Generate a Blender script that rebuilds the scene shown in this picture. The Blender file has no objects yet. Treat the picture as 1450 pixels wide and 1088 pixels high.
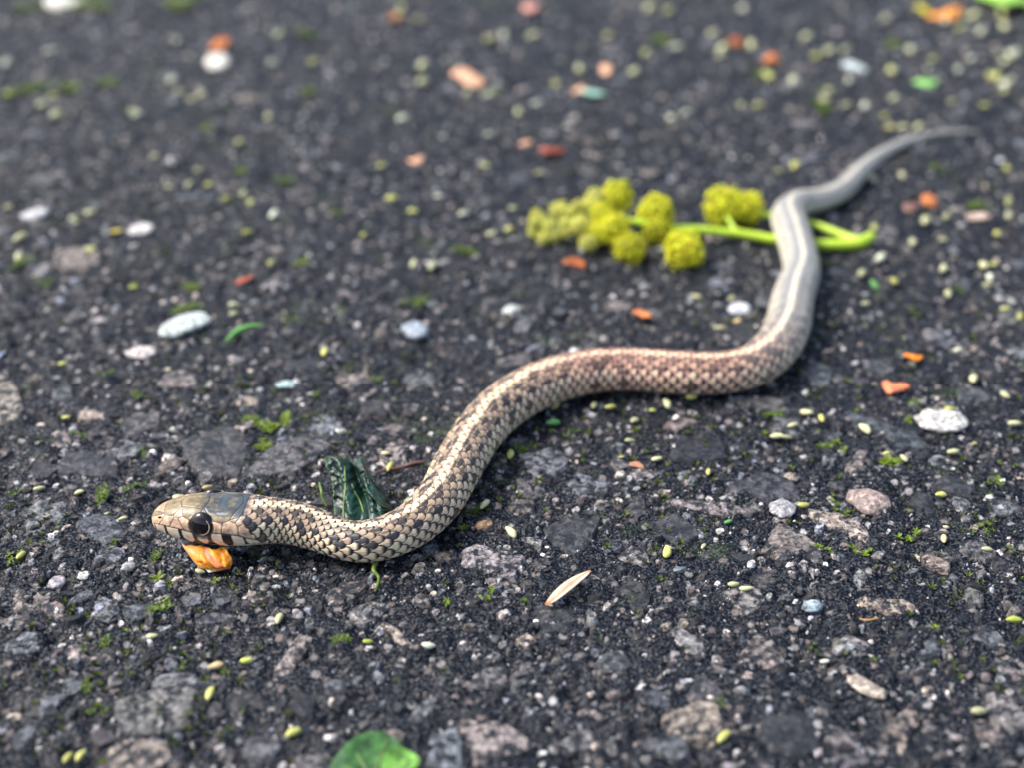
import bpy, math, random
import numpy as np
from mathutils import Matrix, Vector

C = bpy.context.scene.collection
SC = bpy.context.scene
rad = math.radians
rng = np.random.default_rng(7)
random.seed(7)

# ------------------------------------------------------------------ camera
# everything below is written in millimetres; MM turns it into metres
MM = 0.001
CAM_H, PITCH, HFOV = 162.0, 32.0, 42.0
FPX = 725.0 / math.tan(rad(HFOV / 2))            # focal length in photo pixels
cam_d = bpy.data.cameras.new('camera')
cam = bpy.data.objects.new('camera', cam_d); C.objects.link(cam)
cam.location = (0, 0, CAM_H * MM); cam.rotation_euler = (rad(90 - PITCH), 0, 0)
cam_d.sensor_width = 36; cam_d.lens = 18 / math.tan(rad(HFOV / 2))
cam_d.clip_start = 0.01; cam_d.clip_end = 200
cam_d.dof.use_dof = True
cam_d.dof.focus_distance = 0.253
cam_d.dof.aperture_fstop = 8.6
SC.camera = cam

# ------------------------------------------------------------------ light
SUN_EL, SUN_AZ = 52.0, -80.0                      # azimuth from +Y (away from the camera) towards +X
w = bpy.data.worlds.new('World'); SC.world = w; w.use_nodes = True
wt = w.node_tree; bg = wt.nodes['Background']
sky = wt.nodes.new('ShaderNodeTexSky'); sky.sky_type = 'NISHITA'; sky.sun_disc = False
sky.sun_elevation = rad(SUN_EL); sky.sun_rotation = rad(SUN_AZ)
sky.air_density = 1.0; sky.dust_density = 4.0; sky.ozone_density = 1.0
hs = wt.nodes.new('ShaderNodeHueSaturation'); hs.inputs['Saturation'].default_value = 1.0
wt.links.new(sky.outputs[0], hs.inputs['Color']); wt.links.new(hs.outputs[0], bg.inputs[0]); bg.inputs[1].default_value = 0.13
sun_d = bpy.data.lights.new('sun', 'SUN'); sun_d.energy = 2.2; sun_d.angle = rad(18); sun_d.color = (1.0, 0.98, 0.95)
sun = bpy.data.objects.new('sun', sun_d); C.objects.link(sun)
sd = Vector((math.sin(rad(SUN_AZ)) * math.cos(rad(SUN_EL)), math.cos(rad(SUN_AZ)) * math.cos(rad(SUN_EL)), math.sin(rad(SUN_EL))))
sun.rotation_euler = sd.to_track_quat('Z', 'Y').to_euler()
vs = SC.view_settings
vs.view_transform = 'Standard'; vs.look = 'None'; vs.gamma = 1.0; vs.use_curve_mapping = False
vs.exposure = 0.88
SC.cycles.use_adaptive_sampling = False; SC.cycles.use_denoising = True
SC.cycles.max_bounces = 5; SC.cycles.caustics_reflective = False; SC.cycles.caustics_refractive = False

# ------------------------------------------------------------------ places
cp, sp_ = math.cos(rad(PITCH)), math.sin(rad(PITCH))
def ray(u, v):
    x, y = (u - 725) / FPX, -(v - 544) / FPX
    return np.array([x, cp + y * sp_, -sp_ + y * cp])
def at(u, v, z=0.0):                               # where the line of sight of a photo pixel meets height z
    d = ray(u, v); t = (z - CAM_H) / d[2]
    return np.array([d[0] * t, d[1] * t, z])
def depth(p):
    return p[1] * cp - (p[2] - CAM_H) * sp_
def mm_per_px(p):
    return depth(p) / FPX
def to_px(P):
    dep = P[..., 1] * cp - (P[..., 2] - CAM_H) * sp_
    up = P[..., 1] * sp_ + (P[..., 2] - CAM_H) * cp
    return 725 + FPX * P[..., 0] / dep, 544 - FPX * up / dep

# ------------------------------------------------------------------ numpy noise
def _h(i, j, s):
    n = (i.astype(np.int64) * 374761393 + j.astype(np.int64) * 668265263 + s * 974711) & 0xffffffff
    n = ((n ^ (n >> 13)) * 1274126177) & 0xffffffff
    return ((n ^ (n >> 16)) & 0xffff) / 65535.0
def vn(x, y, s=0):
    i, j = np.floor(x), np.floor(y); fx, fy = x - i, y - j
    fx = fx * fx * (3 - 2 * fx); fy = fy * fy * (3 - 2 * fy)
    a = _h(i, j, s); b = _h(i + 1, j, s); c = _h(i, j + 1, s); d = _h(i + 1, j + 1, s)
    return (a * (1 - fx) + b * fx) * (1 - fy) + (c * (1 - fx) + d * fx) * fy - 0.5
def fbm(x, y, s=0, o=4, g=0.5):
    t = 0; a = 1.0
    for k in range(o):
        t = t + a * vn(x * 2 ** k + 17.3 * k, y * 2 ** k - 9.1 * k, s + k); a *= g
    return t
def sst(a, b, x):
    t = np.clip((x - a) / (b - a), 0, 1); return t * t * (3 - 2 * t)

# ------------------------------------------------------------------ mesh helpers
def np_mesh(name, V, F, mat=None, smooth=True, col=None):
    V = np.asarray(V, dtype=np.float32) * MM; F = np.asarray(F, dtype=np.int32)
    me = bpy.data.meshes.new(name); n, k = F.shape
    me.vertices.add(len(V)); me.vertices.foreach_set('co', V.ravel())
    me.loops.add(n * k); me.loops.foreach_set('vertex_index', F.ravel())
    me.polygons.add(n); me.polygons.foreach_set('loop_start', np.arange(0, n * k, k, dtype=np.int32))
    me.polygons.foreach_set('use_smooth', np.full(n, smooth))
    me.update(calc_edges=True)
    if col is not None:
        a = me.color_attributes.new('Col', 'FLOAT_COLOR', 'POINT')
        c4 = np.ones((len(V), 4), dtype=np.float32); c4[:, :3] = col
        a.data.foreach_set('color', c4.ravel())
    if mat: me.materials.append(mat)
    return me
def obj(name, me, parent=None, loc=None, rot=None, scale=None):
    o = bpy.data.objects.new(name, me); C.objects.link(o)
    if parent: o.parent = parent
    if loc is not None: o.location = [c * MM for c in loc]
    if rot is not None: o.rotation_euler = rot
    if scale is not None: o.scale = scale
    return o
def tag(o, label=None, cat=None, group=None, kind=None):
    for k, v in (('label', label), ('category', cat), ('group', group), ('kind', kind)):
        if v: o[k] = v
    return o
def grid_faces(nr, nc, wrap=False):
    m = nc if wrap else nc - 1
    r = np.arange(nr - 1)[:, None]; c = np.arange(m)[None, :]; c2 = (c + 1) % nc
    return np.stack([r * nc + c, r * nc + c2, (r + 1) * nc + c2, (r + 1) * nc + c], -1).reshape(-1, 4)
def join(parts):                                   # [(V, F, col)] -> one mesh's arrays (same face size)
    Vs, Fs, Cs, n = [], [], [], 0
    for V, F, c in parts:
        Vs.append(V); Fs.append(np.asarray(F) + n); n += len(V)
        Cs.append(np.broadcast_to(np.asarray(c, dtype=float), (len(V), 3)))
    return np.concatenate(Vs), np.concatenate(Fs), np.concatenate(Cs)
def catmull(P, n):
    P = np.asarray(P, float); out = []
    Q = np.vstack([2 * P[0] - P[1], P, 2 * P[-1] - P[-2]])
    for i in range(1, len(Q) - 2):
        t = np.linspace(0, 1, n, endpoint=False)[:, None]
        a, b, c, d = Q[i - 1], Q[i], Q[i + 1], Q[i + 2]
        out.append(0.5 * (2 * b + (c - a) * t + (2 * a - 5 * b + 4 * c - d) * t ** 2 + (3 * b - a - 3 * c + d) * t ** 3))
    out.append(Q[-2][None]); return np.vstack(out)
def tube(P, R, seg=10, n=6, cap=True):
    PR = catmull(np.hstack([np.asarray(P, float), np.asarray(R, float).reshape(-1, 1)]), n)
    P, R = PR[:, :3], np.maximum(PR[:, 3], 1e-3)
    T = np.gradient(P, axis=0); T /= np.linalg.norm(T, axis=1, keepdims=True) + 1e-9
    up = np.array([0, 0, 1.0])
    if abs(T[:, 2]).max() > 0.95: up = np.array([0, 1.0, 0.2])
    S = np.cross(T, up); S /= np.linalg.norm(S, axis=1, keepdims=True) + 1e-9; U = np.cross(S, T)
    th = np.linspace(0, 2 * np.pi, seg, endpoint=False)
    if cap:
        P = np.vstack([P[:1], P, P[-1:]]); R = np.concatenate([[1e-3], R, [1e-3]])
        P[0] -= T[0] * R[1] * .5; P[-1] += T[-1] * R[-2] * .5
        S = np.vstack([S[:1], S, S[-1:]]); U = np.vstack([U[:1], U, U[-1:]])
    V = P[:, None] + R[:, None, None] * (np.cos(th)[None, :, None] * S[:, None] + np.sin(th)[None, :, None] * U[:, None])
    return V.reshape(-1, 3), grid_faces(len(P), seg, True)
def shell(V, nr, nc, th=0.12):                     # closes a grid sheet into a leaf of real thickness
    G = V.reshape(nr, nc, 3); du = np.gradient(G, axis=1); dv = np.gradient(G, axis=0)
    N = np.cross(du, dv); N /= np.linalg.norm(N, axis=2, keepdims=True) + 1e-9
    A, B = (G + N * th / 2).reshape(-1, 3), (G - N * th / 2).reshape(-1, 3)
    F = grid_faces(nr, nc); n = nr * nc; idx = np.arange(n).reshape(nr, nc)
    ring = np.concatenate([idx[0, :-1], idx[:-1, -1], idx[-1, ::-1][:-1], idx[::-1, 0][:-1]])
    r2 = np.roll(ring, -1)
    E = np.stack([ring, ring + n, r2 + n, r2], -1)
    return np.vstack([A, B]), np.vstack([F, F[:, ::-1] + n, E])
def sphere_vf(r=1.0, nr=8, nc=12):
    la = np.linspace(-np.pi / 2, np.pi / 2, nr); lo = np.linspace(0, 2 * np.pi, nc, endpoint=False)
    V = np.stack([np.cos(la)[:, None] * np.cos(lo), np.cos(la)[:, None] * np.sin(lo), np.sin(la)[:, None] * np.ones(nc)], -1)
    return V.reshape(-1, 3) * r, grid_faces(nr, nc, True)

# ------------------------------------------------------------------ materials
def mat(name):
    m = bpy.data.materials.new(name); m.use_nodes = True
    nt = m.node_tree; b = nt.nodes['Principled BSDF']
    return m, nt, b
def N(nt, t, **kw):
    n = nt.nodes.new('ShaderNode' + t)
    for k, v in kw.items():
        if isinstance(k, str) and hasattr(n, k): setattr(n, k, v)
    return n
def L(nt, a, b): nt.links.new(a, b)
def coords(nt, world=False):
    if world:
        g = N(nt, 'NewGeometry'); return g.outputs['Position']
    return N(nt, 'TexCoord').outputs['Object']
def noise(nt, vec, scale, detail=3, rough=0.55):
    n = N(nt, 'TexNoise'); n.inputs['Scale'].default_value = scale; n.inputs['Detail'].default_value = detail
    n.inputs['Roughness'].default_value = rough; L(nt, vec, n.inputs['Vector']); return n.outputs['Fac']
def ramp(nt, fac, stops):
    r = N(nt, 'ValToRGB'); el = r.color_ramp.elements
    while len(el) < len(stops): el.new(0.5)
    for e, (p, c) in zip(el, stops):
        e.position = p; e.color = (c[0], c[1], c[2], 1) if hasattr(c, '__len__') else (c, c, c, 1)
    L(nt, fac, r.inputs[0]); return r.outputs[0]
def mix(nt, fac, a, b, mode='MIX'):
    m = N(nt, 'Mix'); m.data_type = 'RGBA'; m.blend_type = mode
    for i, v in ((0, fac), (6, a), (7, b)):
        if isinstance(v, (int, float)): m.inputs[i].default_value = v
        elif isinstance(v, tuple): m.inputs[i].default_value = (*v, 1)
        else: L(nt, v, m.inputs[i])
    return m.outputs[2]
def bump(nt, b, h, strength, dist):
    n = N(nt, 'Bump'); n.inputs['Strength'].default_value = strength; n.inputs['Distance'].default_value = dist * MM
    L(nt, h, n.inputs['Height']); L(nt, n.outputs[0], b.inputs['Normal'])
def attr(nt):
    a = N(nt, 'Attribute'); a.attribute_name = 'Col'; return a.outputs['Color']

BINDER = (0.014, 0.016, 0.021)
def binder_mask(nt, pos, lo, hi):
    a = noise(nt, pos, 520, 7, 0.78)
    return ramp(nt, a, [(lo, 0), (hi, 1)])
# asphalt
M_ASPH, nt, b = mat('asphalt')
pos = coords(nt, True)
fine = noise(nt, pos, 1500, 4, 0.7)
base = ramp(nt, fine, [(0.35, (0.001, 0.002, 0.005)), (0.55, (0.005, 0.009, 0.017)), (0.64, (0.05, 0.05, 0.055)), (0.74, (0.26, 0.25, 0.25))])
vor = N(nt, 'TexVoronoi'); vor.inputs['Scale'].default_value = 420; L(nt, pos, vor.inputs['Vector'])
sep = N(nt, 'SeparateColor'); L(nt, vor.outputs['Color'], sep.inputs[0])
cell = ramp(nt, sep.outputs[0], [(0.0, 0.0), (0.70, 0.0), (0.74, 1.0)])
inner = ramp(nt, vor.outputs['Distance'], [(0.25, 1.0), (0.42, 0.0)])
cm = mix(nt, 1.0, cell, inner, 'MULTIPLY')
scol = ramp(nt, sep.outputs[1], [(0.0, (0.06, 0.055, 0.06)), (0.5, (0.20, 0.165, 0.15)), (0.85, (0.30, 0.29, 0.28)), (1.0, (0.5, 0.5, 0.5))])
base = mix(nt, cm, base, scol)
dust = ramp(nt, noise(nt, pos, 60, 4, 0.6), [(0.58, 0), (0.78, 0.25)])
base = mix(nt, dust, base, (0.085, 0.075, 0.07))
mossm = ramp(nt, noise(nt, pos, 28, 5, 0.7), [(0.60, 0), (0.72, 0.75)])
base = mix(nt, mossm, base, (0.035, 0.06, 0.012))
L(nt, base, b.inputs['Base Color'])
L(nt, ramp(nt, noise(nt, pos, 500, 3), [(0.3, 0.35), (0.7, 0.7)]), b.inputs['Roughness'])
L(nt, ramp(nt, noise(nt, pos, 1900, 2), [(0.50, 0.05), (0.62, 1.0)]), b.inputs['Specular IOR Level'])
b.inputs['Coat Weight'].default_value = 0.08; b.inputs['Coat Roughness'].default_value = 0.35
bump(nt, b, fine, 1.0, 0.45)
# stones: colour from the stone itself (attribute or object colour), bitumen left on by noise
def stone_mat(name, use_attr, lo=0.40, hi=0.56):
    m, nt, b = mat(name); pos = coords(nt, True)
    if use_attr: c = attr(nt)
    else: c = N(nt, 'ObjectInfo').outputs['Color']
    g = ramp(nt, noise(nt, pos, 900, 5, 0.7), [(0.32, (0.18, 0.17, 0.17)), (0.5, (0.85, 0.83, 0.82)), (0.68, (2.1, 2.05, 2.0))])
    c = mix(nt, 1.0, c, g, 'MULTIPLY')
    c = mix(nt, binder_mask(nt, pos, lo, hi), (0.006, 0.010, 0.017), c)
    L(nt, c, b.inputs['Base Color']); b.inputs['Roughness'].default_value = 0.45; b.inputs['Specular IOR Level'].default_value = 0.35; b.inputs['Coat Weight'].default_value = 0.10; b.inputs['Coat Roughness'].default_value = 0.3
    bump(nt, b, noise(nt, pos, 900, 6, 0.75), 1.0, 0.5)
    return m
M_STONE = stone_mat('aggregate_stone', False, 0.45, 0.53)
M_GRIT = stone_mat('fine_aggregate', True, 0.42, 0.52)
M_PEB = stone_mat('loose_pebble', False, 0.28, 0.38)

def simple(name, col, rough=0.5, spec=0.5, var=0.25, scale=700, bs=0.3, bd=0.1, sss=0.0, use_attr=False, use_obj=False, coat=0):
    m, nt, b = mat(name); pos = coords(nt, True)
    src = attr(nt) if use_attr else (N(nt, 'ObjectInfo').outputs['Color'] if use_obj else col)
    g = ramp(nt, noise(nt, pos, scale, 4, 0.6), [(0.25, (1 - var,) * 3), (0.75, (1 + var,) * 3)])
    if isinstance(src, tuple): src = mix(nt, 0.0, src, src)
    L(nt, mix(nt, 1.0, src, g, 'MULTIPLY'), b.inputs['Base Color'])
    b.inputs['Roughness'].default_value = rough; b.inputs['Specular IOR Level'].default_value = spec
    b.inputs['Coat Weight'].default_value = coat
    if sss:
        b.inputs['Subsurface Weight'].default_value = sss; b.inputs['Subsurface Scale'].default_value = 0.001
        b.inputs['Subsurface Radius'].default_value = (1, 0.7, 0.3)
    bump(nt, b, noise(nt, pos, scale * 1.6, 4, 0.6), bs, bd)
    return m
M_SNAKE = simple('snake_skin', None, 0.36, 0.5, 0.16, 1400, 0.25, 0.06, use_attr=True)
M_EYE = simple('snake_eye', (0.004, 0.004, 0.005), 0.05, 0.4, 0.1, 500, 0.0, 0.0, coat=0.7)
M_IRIS = simple('iris', (0.035, 0.018, 0.012), 0.25, 0.5, 0.4, 1500)
M_RING = simple('iris_ring', (0.75, 0.70, 0.52), 0.3, 0.5, 0.2, 1500)
M_ATTR = simple('petal', None, 0.45, 0.4, 0.22, 420, 0.5, 0.2, sss=0.1, use_attr=True)
M_SEED = simple('seed_husk', None, 0.42, 0.4, 0.18, 900, 0.25, 0.1, use_obj=True)
M_BUD = simple('bud_scale', None, 0.5, 0.3, 0.6, 450, 0.6, 0.3, use_obj=True)
M_MOSS = simple('moss_leaf', None, 0.45, 0.4, 0.35, 500, 0.1, 0.1, use_obj=True)
M_FLOW = simple('flower_bud', None, 0.55, 0.3, 0.22, 600, 0.35, 0.15, use_attr=True)
M_STEM = simple('green_stem', (0.50, 0.70, 0.05), 0.35, 0.5, 0.12, 200, 0.15, 0.1)
M_LEAF = simple('wet_leaf', None, 0.33, 0.5, 0.45, 300, 1.0, 0.5, use_attr=True)
M_VEIN = simple('leaf_vein', (0.15, 0.23, 0.06), 0.4, 0.4, 0.15, 500)
M_TWIG = simple('twig_bark', (0.16, 0.085, 0.07), 0.6, 0.3, 0.3, 800)

# ------------------------------------------------------------------ snake centre line (needed early: the ground presses up to it)
# photo points on the body's middle with its apparent thickness in pixels; lift of the axis above its own radius in mm
BODY = [(366, 737, 72, 1.9), (407, 739.5, 69, 1.2), (437, 747, 62, .8), (459, 755, 58, .5), (490, 766, 57, .3), (517, 767.5, 60, .2), (545, 762.5, 62, .1),
        (578, 748, 64, 0), (603, 729, 66, 0), (626, 703, 68, 0), (642, 673, 70, 0), (660, 641, 70, 0), (682, 607, 70, 0), (708, 580, 70, 0), (736, 560, 70, 0),
        (768, 544, 69, 0), (802, 533, 67, 0), (842, 525, 65, 0), (891, 523, 63, 0), (947, 526.5, 64, 0), (997, 529, 63, 0), (1042, 525, 62, 0), (1076, 512, 63, 0),
        (1101, 489, 65, 0), (1115, 461, 64, 0), (1120, 436, 61, 0), (1126, 411, 57, 0), (1135, 383, 52, 0.3), (1131, 357, 50, .8), (1123, 328, 50, 1.4), (1116, 304, 47, 1.6),
        (1131, 287, 38, 1.1), (1164, 281, 32, .5), (1194, 267, 30, .3), (1217, 243, 26, .2), (1247, 219, 19, .1), (1285, 200, 13, .1), (1328, 188.5, 9, 0), (1362, 185.5, 6, 0), (1388, 186, 2.5, 0)]
pts = []
for u, v, wd, lift in BODY:
    r = 4.0
    for _ in range(6):
        p = at(u, v, r + lift); r = wd / 2 * mm_per_px(p)
    pts.append([*p, r])
# head axis: 21 mm ahead of the neck point, towards the snout pixel
neck = np.array(pts[0][:3])
snout = at(216, 733, 6.3)
hd = snout - neck; HL = np.linalg.norm(hd)
for f in (0.85, 0.6, 0.3): pass
ctrl = [[*(neck + hd * f), 4.6] for f in (1.0, 0.8, 0.6, 0.4, 0.2)] + pts
line = catmull(ctrl, 40)
seg = np.r_[0, np.cumsum(np.linalg.norm(np.diff(line[:, :3], axis=0), axis=1))]
TOT = seg[-1]
# rings: dense in the sharp part
S = [0.0]
while S[-1] < TOT:
    s = S[-1]; S.append(s + (0.05 if s < 2 else 0.13 if s < 75 else 0.2 if s < 190 else 0.45))
S = np.array(S[:-1])
LN = np.stack([np.interp(S, seg, line[:, k]) for k in range(4)], 1)
k = np.exp(-np.linspace(-2, 2, 41) ** 2); k /= k.sum()
us = np.arange(0, TOT, 0.15); uni = np.stack([np.interp(us, seg, line[:, q]) for q in range(4)], 1)
pad = np.vstack([np.repeat(uni[:1], 20, 0) + (np.arange(-20, 0)[:, None] * (uni[1] - uni[0])), uni, np.repeat(uni[-1:], 20, 0)])
uni = np.stack([np.convolve(pad[:, q], k, 'valid') for q in range(4)], 1)
LN = np.stack([np.interp(S, us, uni[:, q]) for q in range(4)], 1)
LN[:, 3] *= 0.935
print('SNAKE length mm', TOT, 'head', HL, 'max r', LN[:, 3].max())

# ------------------------------------------------------------------ ground
def ground_h(x, y):
    h = 0.6 * fbm(x / 9, y / 9, 3, 3) + 1.15 * fbm(x / 2.3, y / 2.3, 11, 4, 0.62)
    pit = fbm(x / 5.0, y / 5.0, 31, 3); h = h - 0.9 * sst(0.12, 0.45, pit)
    return h
ys = []
y = 95.0
while y < 700: ys.append(y); y += 0.68 * max(1, (y / 260) ** 1.2)
while y < 30000: ys.append(y); y *= 1.12
ys = np.array([-3000, -500, -100, 20, 60, 80] + ys)
nx = 500
t = np.linspace(-1, 1, nx); outer = np.array([1.3, 2, 4, 9, 25, 80, 200])
t = np.concatenate([-outer[::-1], t, outer])
hw = 0.62 * (np.clip(ys, 95, 700) * cp + CAM_H * sp_)
X = t[None, :] * hw[:, None]; Y = np.repeat(ys[:, None], len(t), 1)
Z = ground_h(X, Y) * sst(900, 500, Y)
V = np.stack([X, Y, Z], -1).reshape(-1, 3)
ground = obj('asphalt_ground', np_mesh('asphalt_ground', V, grid_faces(len(ys), len(t)), M_ASPH)); tag(ground, kind='structure')

PAL = 1.25 * np.array([(0.23, 0.22, 0.215), (0.27, 0.235, 0.22), (0.19, 0.20, 0.21), (0.16, 0.175, 0.20), (0.14, 0.155, 0.18), (0.34, 0.29, 0.245), (0.10, 0.095, 0.10), (0.06, 0.062, 0.07), (0.5, 0.48, 0.46)])
PW = np.array([.22, .15, .17, .12, .06, .09, .09, .05, .05])

def stone_vf(seed, seg=14, rings=5, sides=None):
    r = np.random.default_rng(seed); ns = sides or r.integers(4, 7)
    ang = np.sort((np.arange(ns) + r.uniform(-.32, .32, ns)) / ns * 2 * np.pi); dist = r.uniform(0.72, 1.05, ns)
    th = np.linspace(0, 2 * np.pi, seg, endpoint=False)
    rad_ = np.min(np.where(np.cos(th[:, None] - ang) > 0.05, dist / np.maximum(np.cos(th[:, None] - ang), 0.05), 9), axis=1)
    rad_ = np.minimum(rad_, 1.35) / 1.1; rad_ *= 1 + r.uniform(-.06, .06, seg)
    tt = np.linspace(0, 1, rings + 1)[1:]
    tl = r.uniform(-.12, .12, 2)
    V = [[0, 0, 0.34 + r.uniform(-.04, .04)]]
    for q in tt:
        z = 0.34 * (1 - q ** 5) - (0.5 if q == 1 else 0)
        for a, rr in zip(th, rad_):
            x, y_ = math.cos(a) * rr * q, math.sin(a) * rr * q
            V.append([x, y_, z + x * tl[0] + y_ * tl[1] + r.uniform(-.035, .035)])
    F = [[0, 0, 1 + i, 1 + (i + 1) % seg] for i in range(seg)]
    V = np.array(V); V[1:, :2] *= 1 + .05 * np.sin(7 * V[1:, :1] + seed)
    tri = [[0, 1 + i, 1 + (i + 1) % seg] for i in range(seg)]
    for k_ in range(rings - 1):
        for i in range(seg):
            a = 1 + k_ * seg + i; b_ = 1 + k_ * seg + (i + 1) % seg
            tri += [[a, a + seg, b_ + seg], [a, b_ + seg, b_]]
    return np.array(V, float), np.array(tri)

# big stones traced from the photograph: u, v, length px, width px (on the ground, across), turn deg, tone
BIG = [(413, 650, 125, 62, 32, 0), (312, 640, 105, 110, 10, 6), (65, 728, 100, 60, 5, 2), (157, 789, 60, 40, 15, 3), (45, 855, 60, 45, 0, 1), (1055, 850, 80, 60, -15, 0),
       (1010, 722, 130, 28, -6, 1), (1228, 712, 50, 55, -40, 5), (1090, 690, 120, 50, -5, 7), (775, 655, 75, 50, 30, 2), (810, 755, 85, 65, -20, 7), (705, 800, 120, 55, -12, 0),
       (1215, 655, 70, 28, 50, 1), (1330, 596, 4, 4, 0, 8), (1195, 745, 110, 32, -28, 5), (1120, 775, 90, 60, -25, 1), (420, 925, 90, 40, 65, 1), (215, 1010, 150, 80, 10, 0),
       (190, 1075, 140, 70, 12, 5), (245, 975, 110, 50, 8, 2), (1265, 860, 90, 30, -8, 5), (1215, 970, 50, 26, -35, 5), (700, 1050, 110, 70, 15, 1), (600, 1010, 60, 35, 70, 2),
       (785, 880, 70, 60, 5, 7), (900, 845, 60, 50, -50, 6), (1420, 720, 70, 34, -10, 2), (1350, 690, 70, 40, -12, 7), (985, 640, 110, 50, 8, 7), (1085, 575, 90, 34, -4, 0),
       (1120, 605, 55, 40, 10, 2), (1260, 615, 130, 34, -25, 4), (110, 365, 80, 50, 20, 5), (10, 565, 50, 80, 10, 5), (200, 600, 90, 40, 4, 6), (130, 590, 50, 24, 5, 5),
       (180, 640, 60, 40, -12, 2), (90, 620, 50, 34, -30, 1), (350, 570, 50, 22, 3, 5), (240, 660, 50, 34, 40, 5), (130, 660, 130, 46, 0, 7), (560, 640, 60, 46, -10, 1),
       (1380, 560, 60, 30, 5, 2), (1060, 470, 80, 40, 0, 7), (1160, 530, 60, 40, -15, 3), (1240, 520, 50, 34, 10, 2), (1330, 480, 70, 34, 10, 2), (1380, 780, 60, 40, -20, 0),
       (1330, 800, 50, 24, -20, 5), (1080, 930, 50, 50, 30, 1), (1150, 860, 34, 24, 10, 4), (970, 905, 60, 30, -40, 0), (870, 945, 60, 50, 20, 2), (520, 870, 80, 34, 25, 0),
       (560, 900, 80, 20, -40, 5), (490, 840, 70, 40, 40, 1), (30, 920, 60, 50, 20, 3), (80, 985, 80, 60, 60, 4), (150, 865, 60, 40, 15, 2), (60, 1000, 60, 50, 15, 6),
       (350, 1000, 70, 50, 20, 6), (430, 1000, 50, 50, 10, 7), (1310, 920, 60, 40, 5, 3), (1400, 900, 50, 36, 0, 4), (1000, 980, 60, 50, 10, 6), (1280, 1030, 80, 50, 45, 5),
       (1120, 1040, 110, 100, 10, 7), (1400, 1040, 60, 50, 10, 1), (950, 1060, 70, 50, 0, 2), (820, 1050, 60, 40, 30, 0), (640, 690, 4, 4, 0, 0), (830, 690, 60, 40, 30, 3),
       (900, 720, 50, 40, 0, 6), (620, 780, 4, 4, 0, 0), (740, 720, 44, 30, 0, 1), (900, 790, 44, 40, 20, 0), (960, 750, 70, 60, 20, 7), (460, 600, 60, 34, 10, 3), (530, 580, 60, 30, 0, 6),
       (430, 520, 60, 30, 10, 7), (600, 540, 60, 34, 5, 2), (560, 610, 40, 24, 20, 1), (250, 540, 70, 30, 10, 1), (60, 670, 60, 30, -20, 7)]
stones = []                                        # x, y, len, wid, rot, tone
for u, v, l, wd, a, c in BIG:
    if l < 10: continue
    p = at(u, v); m = mm_per_px(p); phi = math.atan2(CAM_H, p[1])
    fs = math.sin(phi); th = math.atan2(math.sin(rad(a)) / fs, math.cos(rad(a)))
    ll = l * m * math.hypot(math.cos(rad(a)), math.sin(rad(a)) / fs); ww = wd * m / (fs if abs(a) < 35 else 1)
    stones.append((p[0], p[1], ll * .5, ww * .5, th, c))
# more stones, by rejection against what is already there
occ = [(s[0], s[1], 0.75 * math.sqrt(s[2] * s[3])) for s in stones]
OC = np.array(occ)
def scatter(n, rmin, rmax, ymin=105, ymax=760, powr=2.2, pack=0.8):
    global OC
    out = []
    for _ in range(n):
        y_ = ymin + (ymax - ymin) * rng.random(); hw_ = 0.60 * (y_ * cp + CAM_H * sp_)
        x_ = rng.uniform(-hw_, hw_)
        if rng.random() > hw_ / (0.60 * (ymax * cp + CAM_H * sp_)): continue
        r_ = rmin * (1 - rng.random() * (1 - (rmin / rmax) ** powr)) ** (-1 / powr)
        d = np.hypot(OC[:, 0] - x_, OC[:, 1] - y_)
        if (d < pack * (OC[:, 2] + r_)).any(): continue
        OC = np.vstack([OC, [x_, y_, r_]]); el = rng.uniform(1.0, 1.9)
        out.append((x_, y_, r_ * math.sqrt(el), r_ / math.sqrt(el), rng.uniform(0, np.pi), int(rng.choice(9, p=PW))))
    return out
stones += scatter(4500, 1.6, 5.5, powr=2.6)
def apparent(s):
    p = np.array([s[0], s[1], 0.0]); u, v = to_px(p)
    if not (-30 < u < 1480 and 0 < v < 1110): return 0
    return s[2] * s[3] / mm_per_px(p) ** 2
stones.sort(key=apparent, reverse=True)
PROTO = [np_mesh('stone', *stone_vf(100 + i, 16, 5), M_STONE, False) for i in range(14)]
bigfew, rest = stones[:300], stones[300:]
def gz(x, y): return float(ground_h(np.array([x]), np.array([y]))[0])
for i, (x, y_, a, b_, th, c) in enumerate(bigfew):
    col = PAL[c] * (.45 + .65 * rng.random()) * (1 + rng.uniform(-.03, .03, 3))
    o = obj('stone', PROTO[i % 14], ground, (x, y_, rng.uniform(-.25, .05) ), (0, 0, th), (a, b_, min(1.0 + 0.15 * a, 2.4)))
    o.color = (*col, 1)
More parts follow.
